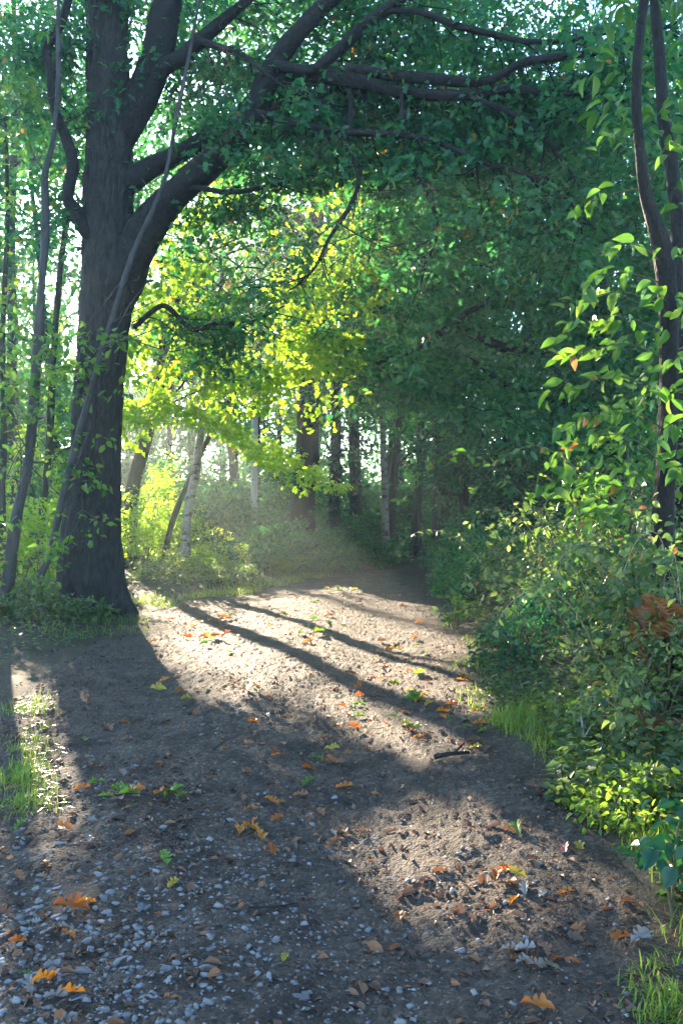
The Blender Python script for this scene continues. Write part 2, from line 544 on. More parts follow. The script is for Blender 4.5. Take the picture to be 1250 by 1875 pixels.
def path_fine(x, y):
    l, r = edges(y)
    u = (x - l) / (r - l)
    rut = -0.025 * np.exp(-((u - .27) / .1) ** 2) - 0.03 * np.exp(-((u - .75) / .1) ** 2) + 0.02 * np.exp(-((u - .5) / .12) ** 2)
    return rut + 0.035 * fbm(x * 1.3, y * 1.3, 31, 3) + 0.022 * fbm(x * 5, y * 5, 41, 3, .6) + 0.022 * np.abs(fbm(x * 17, y * 17, 51, 3)) + 0.026 * np.maximum(0, fbm(x * 30, y * 30, 57, 2) - .16) * (1 + vnoise(x * 2, y * 2, 58))


def surf(x, y):
    """height of the visible ground (path or woodland floor)"""
    x = np.asarray(x, float); y = np.asarray(y, float)
    l, r = edges(y)
    inside = sstep(-.15, .2, np.minimum(x - l, r - x)) * (y < 34)
    return terrain(x, y) + inside * (path_fine(x, y)) + (1 - inside) * (.03 * fbm(x * 2, y * 2, 77, 3) * (np.abs(x) < 14) + .004)


def grid_mesh(X, Y, Z):
    m, n = X.shape
    V = np.column_stack([X.ravel(), Y.ravel(), Z.ravel()])
    i = np.arange(m - 1)[:, None] * n; j = np.arange(n - 1)[None]
    Q = np.stack([i + j, i + j + 1, i + n + j + 1, i + n + j], -1).reshape(-1, 4)
    return V, Q


xs = np.concatenate([-np.geomspace(700, 14, 22), np.linspace(-13, 13, 150), np.geomspace(14, 700, 22)])
ys = np.concatenate([-np.geomspace(300, 6, 12), np.linspace(-5, 45, 230), np.geomspace(46.5, 1200, 30)])
GX, GY = np.meshgrid(xs, ys)
l, r = edges(GY)
GZ = terrain(GX, GY) - 0.14 * sstep(.05, .35, np.minimum(GX - l, r - GX)) * (GY < 34) * (GY > 0) + 0.03 * fbm(GX * 2, GY * 2, 77, 3) * (np.abs(GX) < 14)
V, Q = grid_mesh(GX, GY, GZ)
ground = tag(link('ground', mesh_from('ground', V, Q, M_FLOOR, smooth=True)), kind='structure')

vy = np.geomspace(1.3, 35, 520)
uu = np.linspace(-0.12, 1.12, 330)
U, VY = np.meshgrid(uu, vy)
l, r = edges(VY)
VX = l + U * (r - l)
ed = np.minimum(VX - l, r - VX)
VZ = terrain(VX, VY) + path_fine(VX, VY) * sstep(-.15, .2, ed) - 0.09 * sstep(.02, -.3, ed) + .002
V, Q = grid_mesh(VX, VY, VZ)
path = tag(link('path', mesh_from('path', V, Q, M_SOIL, smooth=True)), kind='structure')

# ------------------------------------------------------------------ stones, gravel, litter on the path
ico = None
def stone_shape(seed):
    rng = np.random.default_rng(seed)
    t = (1 + 5 ** .5) / 2
    V = unit(np.array([[-1, t, 0], [1, t, 0], [-1, -t, 0], [1, -t, 0], [0, -1, t], [0, 1, t], [0, -1, -t], [0, 1, -t], [t, 0, -1], [t, 0, 1], [-t, 0, -1], [-t, 0, 1]], float))
    T = [(0, 11, 5), (0, 5, 1), (0, 1, 7), (0, 7, 10), (0, 10, 11), (1, 5, 9), (5, 11, 4), (11, 10, 2), (10, 7, 6), (7, 1, 8), (3, 9, 4), (3, 4, 2), (3, 2, 6), (3, 6, 8), (3, 8, 9), (4, 9, 5), (2, 4, 11), (6, 2, 10), (8, 6, 7), (9, 8, 1)]
    V = list(V); out = []; mid = {}
    for a, b, c in T:
        e = []
        for i, j in ((a, b), (b, c), (c, a)):
            k = (min(i, j), max(i, j))
            if k not in mid:
                mid[k] = len(V); V.append(unit(V[i] + V[j]))
            e.append(mid[k])
        out += [(a, e[0], e[2]), (b, e[1], e[0]), (c, e[2], e[1]), (e[0], e[1], e[2])]
    V = np.array(V)
    for k in range(11):                                   # knock flat facets off
        d = unit(rng.normal(size=3)); h = rng.uniform(.38, .72)
        ex = np.maximum(0, V @ d - h)
        V = V - ex[:, None] * d
    V *= np.array([1.3, rng.uniform(.95, 1.35), rng.uniform(.6, .9)])
    return V, np.array(out)


stone_meshes = [mesh_from('stone', *stone_shape(s), M_STONE) for s in range(8)]
small_T = np.array([(0, 2, 4), (2, 1, 4), (1, 3, 4), (3, 0, 4), (2, 0, 5), (1, 2, 5), (3, 1, 5), (0, 3, 5)])
small_V = np.array([[1, .1, 0], [-.9, -.2, .1], [.15, .85, .05], [-.1, -.75, .1], [.35, .15, .55], [0, 0, -.5]])


def path_points(n, rng, y0=2.3, y1=24, pw=1.0):
    """random points on the path, about evenly spread in the picture"""
    v = rng.random(n)
    y = 1 / (1 / y0 + (1 / y1 - 1 / y0) * v ** pw)
    l, r = edges(y)
    x = l + (r - l) * rng.random(n)
    return x, y


rng = np.random.default_rng(5)
# loose stones, thickest at the near left
x, y = path_points(5200, rng, 2.3, 16)
px, py = HX + x / y * F, HY + CZ / y * F
dens = np.clip(1.15 - (px / 760) , .12, 1) * sstep(1330, 1620, py) + .10
k = (rng.random(len(x)) < dens) & (px > -80)
x, y, px, py = x[k], y[k], px[k], py[k]
size = rng.gamma(1.6, .0036, len(x)) + .0045
size *= np.where((px < 330) & (py > 1600), 1.45, 1.0) * np.where(px > 620, .8, 1)
size = np.minimum(size * .8, .019)
order = np.argsort(-size / y * (px > -20))
for q, i in enumerate(order[:300]):
    o = bpy.data.objects.new('stone', stone_meshes[q % 8])
    s = size[i]
    o.parent = path
    o.location = (x[i], y[i], float(surf(x[i], y[i])) + s * .02)
    o.rotation_euler = (rng.normal(0, .25), rng.normal(0, .25), rng.uniform(0, 6.28))
    o.scale = (s * rng.uniform(.8, 1.5), s * rng.uniform(.7, 1.1), s * rng.uniform(.7, 1.3))
    COL.objects.link(o)


def scatter_small(name, x, y, s, V, T, mat, parent, rng, lift=.2, flat=.3):
    n = len(x)
    a = rng.uniform(0, 6.28, n)
    A = np.column_stack([np.cos(a), np.sin(a), rng.normal(0, flat, n)]); A = unit(A)
    Nn = unit(np.column_stack([rng.normal(0, flat, n), rng.normal(0, flat, n), np.ones(n)]))
    Nn = unit(Nn - (Nn * A).sum(1, keepdims=True) * A)
    B = np.cross(Nn, A)
    p = np.column_stack([x, y, surf(x, y) + s * lift]) - off_of(parent)
    W = p[:, None] + s[:, None, None] * (V[None, :, 0:1] * A[:, None] + V[None, :, 1:2] * B[:, None] + V[None, :, 2:3] * Nn[:, None])
    Ts = (T[None] + (np.arange(n) * len(V))[:, None, None]).reshape(-1, 3)
    o = link(name, mesh_from(name, W.reshape(-1, 3), Ts, mat, tone=np.repeat(rng.random(n), len(T))), parent)
    o['kind'] = 'stuff'
    return o


i = order[300:]
x2, y2 = path_points(26000, rng, 2.3, 16)
px2, py2 = HX + x2 / y2 * F, HY + CZ / y2 * F
k2 = rng.random(len(x2)) < np.clip(1.15 - px2 / 900, .22, 1) * (.14 + .86 * sstep(1420, 1680, py2)) * (.35 + .65 * sstep(-.2, .25, fbm(x2 * 2.2, y2 * 2.2, 93, 3))) + .05
gx, gy = np.concatenate([x[i], x2[k2]]), np.concatenate([y[i], y2[k2]])
gs = np.concatenate([size[i], .003 + rng.gamma(1.5, .0028, k2.sum())])
scatter_small('gravel', gx, gy, gs, small_V, small_T, M_GRAVEL, path, rng, .15)

# crumbled dry leaves on the path (countless): one object
x, y = path_points(30000, rng, 2.3, 26)
px, py = HX + x / y * F, HY + CZ / y * F
l, r = edges(y); u_ = (x - l) / (r - l)
k = rng.random(len(x)) < (.34 + .66 * sstep(-.15, .3, fbm(x * .9, y * .9, 91, 3))) * (1 - .6 * np.exp(-((u_ - .3) / .13) ** 2) * (y < 9) - .35 * np.exp(-((u_ - .77) / .1) ** 2) * (y < 9))
k &= ~((px < 640) & (py > 1560) & (rng.random(len(x)) < .6))
x, y = x[k], y[k]
V, T = OVAL
Vc = V - np.array([.5, 0, 0])
xl = rng.uniform(-5.5, -2.2, 5000); yl = 1 / rng.uniform(1 / 13, 1 / 3.0, 5000)
x, y = np.concatenate([x, xl]), np.concatenate([y, yl])
litter = scatter_small('leaf_litter', x, y, .007 + rng.gamma(1.5, .0095, len(x)), Vc * np.array([1, 1, 1.6]), T, M_LITTER, None, rng, .14, .33)
tag(litter, 'crumbled brown dry leaves and husks strewn all over the path', 'leaf litter', kind='stuff')

# ------------------------------------------------------------------ branch and tree growers
def bend(p0, d0, length, n, rng, curl=.25, droop=0.0):
    """a crooked polyline"""
    pts = [np.array(p0, float)]
    d = unit(np.array(d0, float))
    st = length / (n - 1)
    for i in range(n - 1):
        d = unit(d + rng.normal(size=3) * curl - np.array([0, 0, droop]))
        pts.append(pts[-1] + d * st)
    return np.array(pts)


def spray(mb, lv, base, d0, length, rng, twigs=6, per=11, size=.11, tone=(.45, .22), droop=.05, r0=.012, clump=.26, up=1.0):
    """a side branch with twigs and leaves"""
    b = bend(base, d0, length, 6, rng, .22, droop)
    mb.tube(b, np.linspace(r0, r0 * .3, 6), 4)
    for t in range(twigs):
        f = .25 + .75 * (t + rng.random()) / twigs
        q = b[min(5, int(f * 5))] + (b[min(5, int(f * 5) + 1)] - b[min(5, int(f * 5))]) * ((f * 5) % 1)
        side = unit(rng.normal(size=3) * np.array([1, 1, .45]) + unit(b[-1] - b[0]) * .6)
        tw = bend(q, side, length * rng.uniform(.25, .5), 4, rng, .2, droop)
        mb.tube(tw, np.linspace(r0 * .35, r0 * .15, 4), 3)
        for c in (tw[2], tw[3]):
            lv.clump(c, clump * rng.uniform(.7, 1.3), per // 2 + 1, size, rng, .55, tone, .3, up)


def make_tree(name, label, base, height, r0, crown_c, crown_r, n_clump, per, size, lmat, bmat, seed, lean=(0, 0), clump_r=.8, tmpl=KITE,
              trunk_pts=None, group='trees of the wood behind the path', tone=(.5, .25), shell=.45, cull=True, limbs=9, single=0, single_mesh=None, keep=None):
    rng = np.random.default_rng(seed)
    base = np.array(base, float)
    root = thing(name, label, 'tree', base, group)
    if trunk_pts is None:
        n = 9
        t = np.linspace(0, 1, n)
        pts = base + np.column_stack([lean[0] * t + .12 * np.cumsum(rng.normal(size=n)) * t * .5, lean[1] * t, height * t])
        pts[0] = base - np.array([0, 0, .25])
        rad = r0 * (1 - .82 * t); rad[0] *= 1.35
    else:
        pts, rad = trunk_pts
    mb = MB()
    mb.tube(pts, rad, 12, 34, .12, seed)
    lv = Leaves()
    cc = base + np.array(crown_c, float)
    cr = np.array(crown_r, float)
    d = unit(rng.normal(size=(n_clump, 3)))
    rr = rng.random(n_clump)[:, None] ** shell
    cen = cc + d * rr * cr * (1 + .25 * rng.normal(size=(n_clump, 1)))
    cen[:, 2] = np.maximum(cen[:, 2], .5 + base[2])
    if keep is not None:
        cen = cen[keep(cen, rng)]
    for c in cen:
        lv.clump(c, clump_r * rng.uniform(.6, 1.3), int(per * rng.uniform(.6, 1.4)), size, rng, .5, (tone[0] + rng.normal(0, .1), tone[1]), .35)
    tp = smooth_path(pts, 30)
    for c in cen[:: max(1, len(cen) // limbs)][:limbs]:
        i = np.argmin(np.abs(tp[:, 2] - (c[2] - .45 * np.linalg.norm((c - tp[0])[:2])))) if len(tp) else 0
        i = min(max(i, 6), 28)
        q = tp[i]
        mid = (q + c) / 2 + np.array([0, 0, .25]) + rng.normal(size=3) * .2
        mb.tube(np.array([q, mid, c]), np.array([r0 * .33, r0 * .2, .015]), 5, 7, .1, seed)
    mb.build('trunk', bmat, root)
    lv.build('crown', lmat, root, tmpl, rng, cull, single, single_mesh)
    return root


def single_leaf_meshes(tmpl, mat, tones):
    out = []
    for t in tones:
        me = mesh_from('leaf', tmpl[0], tmpl[1], mat, tone=np.full(len(tmpl[1]), t), smooth=True)
        me['tone'] = t
        out.append(me)
    return out


# ------------------------------------------------------------------ the great oak on the left
OY = 12.9
def trace(rows, Y0, Y1):
    """rows (px, py, radius px) with depth running Y0..Y1 -> points, radii"""
    rows = np.array(rows, float)
    dist = np.concatenate([[0], np.cumsum(np.hypot(*np.diff(rows[:, :2], axis=0).T))])
    Y = Y0 + (Y1 - Y0) * dist / dist[-1]
    return np.array([P(a, b, c) for (a, b), c in zip(rows[:, :2], Y)]), rows[:, 2] * Y / F


rng = np.random.default_rng(21)
oak_base = P(172, 1130, OY); oak_base[2] = 0.1
oak = thing('oak_tree', 'massive dark oak with thick limbs arching over the left of the path', 'tree', oak_base)
tp, tr_ = trace([(172, 1172, 74), (172, 1140, 66), (170, 1100, 60), (167, 1040, 56), (166, 980, 53), (171, 900, 48), (177, 800, 44), (184, 700, 43), (193, 600, 44), (200, 520, 47), (201, 440, 46), (202, 340, 43), (202, 220, 41), (197, 100, 39), (195, 0, 37), (192, -150, 32), (205, -330, 24), (220, -520, 12)], OY, OY)
a = smooth_path(np.column_stack([tp, tr_]), 260)
ns = 84
ang = np.linspace(0, 2 * np.pi, ns, endpoint=False)
AA, LL = np.meshgrid(ang, a[:, 2])
ridge = np.abs(vnoise(AA * 7.0 + 1.2 * vnoise(AA * 3, LL * 2, 8), LL * 2.2, 61)) + .5 * np.abs(vnoise(AA * 16.0, LL * 5.5, 62))
per_fix = np.minimum(1, np.minimum(AA, 2 * np.pi - AA) * 4)
rr = a[:, 3:4] + (ridge * per_fix - .2) * .075 + .05 * fbm(np.cos(AA) * 1.3, LL * .7 + np.sin(AA), 63, 2)
flare = np.exp(-np.maximum(LL - .1, 0) / .35)
rr = rr + flare * (.11 * np.cos(AA * 5 + .6) + .10 * np.maximum(0, np.cos(AA + .25)) ** 6)
V = np.stack([a[:, 0:1] + rr * np.cos(AA), a[:, 1:2] + rr * np.sin(AA), LL + 0 * rr], -1).reshape(-1, 3)
i = np.arange(259)[:, None] * ns; j = np.arange(ns)[None]; j2 = (j + 1) % ns
Q = np.stack([i + j, i + j2, i + ns + j2, i + ns + j], -1).reshape(-1, 4)
link('trunk', mesh_from('trunk', V - oak_base, Q, M_BARK, smooth=True), oak)

LIMBS = [  # rows (px, py, radius px), depth from, depth to
    ([(205, 560, 36), (228, 505, 40), (262, 432, 33), (300, 382, 30), (350, 330, 27), (410, 275, 25), (455, 222, 22), (488, 150, 20), (522, 88, 18), (575, 30, 16), (640, -40, 14), (720, -130, 10), (800, -220, 5)], 12.9, 11.3),
    ([(478, 175, 12), (520, 142, 13), (590, 138, 13), (660, 150, 13), (720, 166, 12), (790, 174, 11), (860, 174, 10), (930, 162, 8), (1010, 170, 6), (1100, 172, 4), (1180, 190, 2)], 12.2, 10.2),
    ([(560, 140, 9), (640, 128, 9), (720, 138, 10), (800, 145, 10), (880, 150, 9), (925, 132, 8), (965, 112, 8), (1040, 102, 7), (1110, 92, 6), (1190, 62, 4), (1260, 30, 2)], 11.9, 9.8),
    ([(505, 120, 10), (570, 128, 9), (620, 92, 11), (665, 48, 11), (712, 14, 10), (770, -30, 8), (850, -100, 5)], 11.9, 11),
    ([(700, 20, 6), (770, 22, 6), (835, 47, 7), (900, 62, 6), (965, 76, 5), (1040, 74, 4), (1120, 60, 2)], 11.4, 10.4),
    ([(215, 350, 20), (245, 328, 20), (290, 300, 17), (340, 276, 15), (400, 240, 13), (470, 205, 10), (545, 180, 7), (620, 195, 5)], 12.9, 12.0),
    ([(210, 270, 26), (235, 225, 28), (265, 165, 28), (290, 90, 28), (305, 20, 25), (315, -60, 22), (335, -200, 15), (370, -350, 7)], 12.9, 12.4),
    ([(275, 165, 13), (300, 125, 14), (335, 103, 13), (372, 68, 12), (420, 28, 10), (480, -25, 8), (560, -110, 5)], 12.8, 11.6),
    ([(175, 445, 15), (152, 412, 15), (140, 385, 13), (125, 362, 11), (134, 300, 11), (120, 248, 10), (98, 190, 9), (94, 130, 9), (86, 90, 8), (110, 45, 8), (128, -10, 7), (150, -90, 4)], 12.7, 12.0),
    ([(366, 75, 6), (400, 86, 6), (440, 98, 5), (482, 132, 4), (520, 160, 2)], 12.0, 11.5),
    ([(470, 205, 7), (540, 225, 7), (630, 242, 6), (720, 246, 6), (800, 262, 5), (880, 296, 5), (960, 318, 4), (1030, 360, 3), (1090, 420, 1.5)], 12.0, 10.0),
    ([(640, 150, 5), (642, 205, 5), (637, 265, 5), (657, 325, 5), (640, 378, 4), (602, 438, 3.5), (578, 488, 3), (545, 520, 1.5)], 11.8, 11.2),
    ([(735, 170, 4), (738, 250, 4), (752, 305, 4), (785, 362, 4), (800, 418, 3.5), (790, 460, 3), (765, 505, 1.5)], 11.4, 10.8),
    ([(860, 178, 5), (930, 205, 5), (985, 240, 4), (1025, 290, 3), (1060, 340, 1.5)], 11, 10.2),
    ([(235, 440, 6), (330, 350, 5), (420, 352, 4.5), (500, 340, 4), (580, 318, 2)], 12.8, 11.6),
    ([(245, 600, 5), (300, 560, 5), (350, 602, 4), (400, 592, 4), (460, 590, 3), (520, 560, 1.5)], 13.2, 14.0),
]
mb_tw = MB(); oakL = Leaves()
for rows, y0, y1 in LIMBS:
    p, q = trace(rows, y0, y1)
    mb = MB(); mb.tube(p, q, 14 if rows[0][2] > 10 else 8, 70, .16, int(rows[0][0]))
    mb.build('limb', M_LIMB, oak)
    # side branches
    c = smooth_path(np.column_stack([p, q]), 60)
    L = np.linalg.norm(np.diff(c[:, :3], axis=0), axis=1).sum()
    n = int(L * 7.5)
    for t in range(n):
        i = int(60 * (.12 + .87 * (t + rng.random()) / n)) if rows[0][2] > 9 else int(60 * (.05 + .94 * (t + rng.random()) / n))
        i = min(58, i)
        if c[i, 3] > .13:
            continue
        tan = unit(c[i + 1, :3] - c[i, :3])
        side = unit(rng.normal(size=3) * np.array([1, 1.1, .7]) + tan * .7 + np.array([0, 2.2 if c[i, 3] > .03 else .7, -.05]))
        spray(mb_tw, oakL, c[i, :3] + np.array([0, c[i, 3] * .8, 0]), side, rng.uniform(.6, 1.5), rng, 6, 10, .138, (.42, .2), .07, .011, .26)
# the crown above and behind the frame
for t in range(300):
    d = unit(rng.normal(size=3))
    cpt = np.array([-1.6, 13.2, 10.6]) + d * rng.random() ** .4 * np.array([6.5, 5.0, 4.2])
    if cpt[2] < 6.2 or (cpt[2] < 10 and cpt[1] < 13.6):
        continue
    oakL.clump(cpt, rng.uniform(.5, 1.0), 48, .14, rng, .5, (.4, .22), .3)
# sprays filling the shaded canopy across the top of the picture
for t in range(330):
    u, v = rng.uniform(230, 1290), -60 + 560 * rng.random() ** 1.35
    if v > 300 + 60 * math.sin(u * .013) and u < 640:
        continue
    Y = rng.uniform(12.9, 18)
    if u < 330 and Y < 14:
        continue
    spray(mb_tw, oakL, P(u, v, Y), unit(rng.normal(size=3) * np.array([1, 1, .35])), rng.uniform(.5, 1.1), rng, 6, 9, .138 * rng.uniform(.85, 1.3), (.42 + rng.normal() * .12, .24), .07, .009, .28)
for t in range(60):
    u, v = rng.uniform(-80, 150), rng.uniform(-60, 330)
    spray(mb_tw, oakL, P(u, v, rng.uniform(13, 18)), unit(rng.normal(size=3)), rng.uniform(.5, 1.1), rng, 5, 10, .115, (.45, .2), .07, .009, .26)
o = mb_tw.build('twigs', M_LIMB, oak); o['kind'] = 'stuff'
OAK_SINGLE = single_leaf_meshes(OAKHI, M_OAKLEAF, [.1, .35, .5, .65, .85, .98])
oakL.build('foliage', M_OAKLEAF, oak, OAK, rng, True, 300, OAK_SINGLE)

# ------------------------------------------------------------------ sunlit young maple tree behind the oak
rng = np.random.default_rng(33)
gb = P(238, 1048, 22); gb[2] = .15
glow = thing('lime_tree', 'leaning slim dark tree whose thin sunlit leaves glow yellow green behind the oak', 'tree', gb)
gp, gr = trace([(236, 1062, 17), (238, 1000, 14), (243, 900, 13), (262, 820, 12), (285, 735, 12), (305, 640, 11), (325, 540, 9), (350, 430, 7), (380, 320, 4)], 22, 20)
mb = MB(); mb.tube(gp, gr, 12, 60, .1, 3); mb.build('trunk', M_IVYBARK, glow)
glL = Leaves()
def in_glow(u, v):
    top = np.interp(u, [240, 330, 560, 740], [460, 310, 270, 300])
    bot = np.interp(u, [240, 300, 420, 520, 600, 650, 740], [840, 775, 760, 785, 785, 700, 480])
    return top < v < bot
cnt = 0
while cnt < 350:
    u, v = rng.uniform(225, 740), rng.uniform(270, 860)
    if not in_glow(u, v) or rng.random() < .45 * (v < 480):
        continue
    Y = rng.uniform(15, 18)
    c = P(u, v, Y)
    glL.clump(c, rng.uniform(.3, .6), int(rng.uniform(24, 42)), .16, rng, .3, (.5 + rng.normal(0, .12), .24), .35, .45)
    if cnt % 7 == 0:
        k = rng.integers(25, 59)
        s = smooth_path(gp, 60)[k]
        mbt = MB(); mbt.tube(np.array([s, (s + c) / 2 + np.array([0, 0, .3]) + rng.normal(size=3) * .2, c]), np.array([.035, .02, .006]), 5, 9, .1); mbt.build('branch', M_IVYBARK, glow)
    cnt += 1
for t in range(75):                                                 # low sprays hanging in front of the far trunks
    u = rng.uniform(470, 640)
    glL.clump(P(u, rng.uniform(610, 778 - 40 * (u > 600)), rng.uniform(14.6, 16)), rng.uniform(.25, .45), 26, .16, rng, .35, (.5, .22), .35, .45)
# leaf clumps added along the sun's rays to shade parts of the path
SHADE = [([(240, 1765), (1260, 1755), (1260, 1900), (240, 1900)], 40, 16.2, 19.5), ([(570, 1312), (700, 1392), (880, 1412), (1010, 1500), (960, 1520), (800, 1440), (660, 1480), (600, 1470), (540, 1380)], 60, 15.4, 17.6),
         ([(640, 1048), (800, 1052), (850, 1140), (760, 1120), (640, 1078)], 60, 27, 30), ([(900, 1200), (1040, 1180), (1060, 1330), (960, 1420)], 110, 15.4, 18)]
for poly, n, ya, yb in SHADE:
    m = 0
    xs2, ys2 = [a_[0] for a_ in poly], [a_[1] for a_ in poly]
    while m < n:
        u, v = rng.uniform(min(xs2), max(xs2)), rng.uniform(min(ys2), max(ys2))
        if not inpoly(np.array([u]), np.array([v]), poly)[0]:
            continue
        Yg = F * CZ / (v - HY)
        g = np.array([(u - HX) / F * Yg, Yg, .02])
        g = g + SUN * (rng.uniform(ya, yb) - Yg) / SUN[1]
        glL.clump(g, .2, 16, .12, rng, .6, (.4, .2), .35, .5)
        m += 1
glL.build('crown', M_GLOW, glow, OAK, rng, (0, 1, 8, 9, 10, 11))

gb2 = (P(555, 1000, 27)[0], 27, 0.1)
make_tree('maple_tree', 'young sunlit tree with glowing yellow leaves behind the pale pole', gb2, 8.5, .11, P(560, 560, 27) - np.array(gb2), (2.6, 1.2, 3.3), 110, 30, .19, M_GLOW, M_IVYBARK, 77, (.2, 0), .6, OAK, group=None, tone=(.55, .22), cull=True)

gb3 = (P(470, 1000, 34)[0], 34, 0.1)
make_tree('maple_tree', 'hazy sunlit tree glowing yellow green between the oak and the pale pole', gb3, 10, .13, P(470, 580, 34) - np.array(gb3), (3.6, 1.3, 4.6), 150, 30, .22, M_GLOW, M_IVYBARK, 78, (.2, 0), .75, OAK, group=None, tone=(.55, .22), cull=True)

# second stem of the thicket, and the birch
def pole_tree(name, label, rows, Y0, Y1, mat, leaves, lmat, seed, group=None, size=.11, tmpl=OVAL, single=0, single_mesh=None, cull=True, cat='tree', sides=12):
    rng = np.random.default_rng(seed)
    p, q = trace(rows, Y0, Y1)
    b = p[0].copy()
    root = thing(name, label, cat, b, group)
    mb = MB(); mb.tube(p + np.cumsum(rng.normal(size=p.shape), 0) * np.array([.02, .03, 0]) * (len(p) > 8), q * .7, sides, 60, .24, seed); mb.build('trunk', mat, root)
    lv = Leaves()
    c = smooth_path(p, 60)
    for (u, v, Y, n, ru, rv) in leaves:
        for t in range(n):
            cp = P(u + rng.normal() * ru, v + rng.normal() * rv, Y + rng.normal() * .5)
            i = int(np.clip(np.argmin(np.linalg.norm(c - (cp - np.array([0, 0, .3])), axis=1)) + rng.normal() * 5, 4, 58))
            if t % 3 == 0:
                mt = MB(); mt.tube(np.array([c[i], (c[i] * .6 + cp * .4) + rng.normal(size=3) * .14 * np.linalg.norm(cp - c[i]), (c[i] * .25 + cp * .75) + rng.normal(size=3) * .1 * np.linalg.norm(cp - c[i]), cp]), np.array([.011, .008, .005, .002]), 4, 12); mt.build('branch', mat, root)
            lv.clump(cp, .26, 13, size, rng, .5, (.5, .22), .35)
    if leaves:
        lv.build('foliage', lmat, root, tmpl, rng, cull, single, single_mesh)
    return root


pole_tree('birch_tree', 'leaning birch with sunlit pale trunk beside the fern', [(338, 1020, 14), (342, 960, 12), (352, 900, 11), (362, 840, 10), (372, 770, 9), (382, 690, 9), (395, 600, 7), (410, 480, 4)], 20, 20, M_BIRCH, [(395, 690, 20, 16, 45, 60)], M_GLOW, 51, size=.1, tmpl=KITE)
pole_tree('slim_tree', 'thin crooked dark stem leaning right across the birch', [(300, 1025, 9), (312, 970, 8), (330, 915, 8), (352, 870, 7), (375, 815, 7), (402, 765, 6), (440, 700, 5), (480, 620, 3)], 20.6, 20.0, M_IVYBARK, [(470, 660, 19.5, 14, 40, 40)], M_GLOW, 52, size=.1, tmpl=KITE)

# poles at the left edge
SAP_SINGLE = single_leaf_meshes(BEECH, M_YOUNG, [.1, .3, .45, .6, .75, .9])
pole_tree('sapling', 'slender grey sapling leaning right in front of the oak trunk', [(56, 1128, 12), (66, 1090, 11), (92, 1010, 10), (112, 920, 9), (138, 810, 8.5), (172, 690, 8), (208, 575, 8), (240, 470, 7), (272, 400, 6.5), (298, 320, 6), (325, 210, 5.5), (350, 100, 5), (372, 0, 4), (400, -120, 2)], 12.0, 11.6, M_POLE,
          [(120, 790, 11.9, 20, 40, 80), (170, 640, 11.6, 14, 45, 40), (110, 1000, 12, 8, 40, 50), (470, 470, 11.0, 12, 80, 60)], M_YOUNG, 53, 'saplings at the left edge', .12, OVAL, 60, SAP_SINGLE)
pole_tree('sapling', 'smooth pole sapling at the far left edge with bluish sheen', [(5, 1118, 18), (14, 1060, 16), (30, 950, 14), (48, 850, 13), (62, 750, 12.5), (72, 640, 12), (82, 520, 10), (90, 400, 9), (88, 320, 8), (100, 250, 7), (110, 140, 6), (112, 20, 5), (120, -100, 3)], 11.4, 11.4, M_POLE,
          [(30, 800, 11.2, 22, 45, 90), (20, 620, 11.3, 10, 40, 60), (40, 200, 11.6, 14, 50, 90), (20, 1000, 11.4, 8, 30, 50)], M_YOUNG, 54, 'saplings at the left edge', .12, OVAL, 60, SAP_SINGLE)
pole_tree('sapling', 'dim thin upright sapling touching the left picture border', [(4, 1090, 9), (4, 950, 9), (8, 780, 8), (6, 600, 7), (14, 400, 6), (10, 200, 4)], 15, 15, M_IVYBARK, [(0, 700, 15, 12, 40, 120), (20, 300, 15, 12, 40, 100)], M_GLOW, 55, 'saplings at the left edge', .12, KITE)
pole_tree('sapling', 'dark stem between the left pole and the oak trunk', [(66, 1090, 12), (72, 1000, 11), (82, 900, 10), (92, 780, 9), (100, 640, 8), (112, 480, 7), (135, 330, 5)], 16.5, 16.5, M_IVYBARK, [(110, 560, 16.5, 10, 35, 70), (90, 800, 16.5, 10, 30, 60)], M_GLOW, 56, 'saplings at the left edge', .12, KITE)

# ------------------------------------------------------------------ the broad-leaved young tree on the right
rng = np.random.default_rng(61)
rb = P(1212, 960, 6.4); rb[2] = float(terrain(rb[0], rb[1]))
rt = thing('chestnut_tree', 'dark forked young tree at the right edge with large backlit leaves', 'tree', rb)
p, q = trace([(1214, 1310, 31), (1214, 1130, 26), (1214, 960, 23), (1220, 840, 21), (1224, 700, 20), (1224, 590, 20), (1216, 480, 20), (1198, 410, 16), (1180, 350, 13), (1172, 280, 11.5), (1165, 200, 11), (1166, 110, 10), (1176, 20, 10), (1190, -80, 10), (1210, -240, 5)], 6.4, 6.4)
mb = MB(); mb.tube(p, q * .85, 16, 90, .14, 4); mb.build('trunk', M_NEARBARK, rt)
mb = MB(); p2, q2 = trace([(1224, 600, 17), (1238, 500, 15), (1240, 400, 13), (1228, 300, 12), (1214, 210, 11), (1206, 100, 10), (1198, 0, 9), (1200, -120, 6), (1190, -240, 3)], 6.5, 7.1); mb.tube(p2, q2, 12, 60, .08, 5)
mb.build('stem', M_NEARBARK, rt)
lv = Leaves()
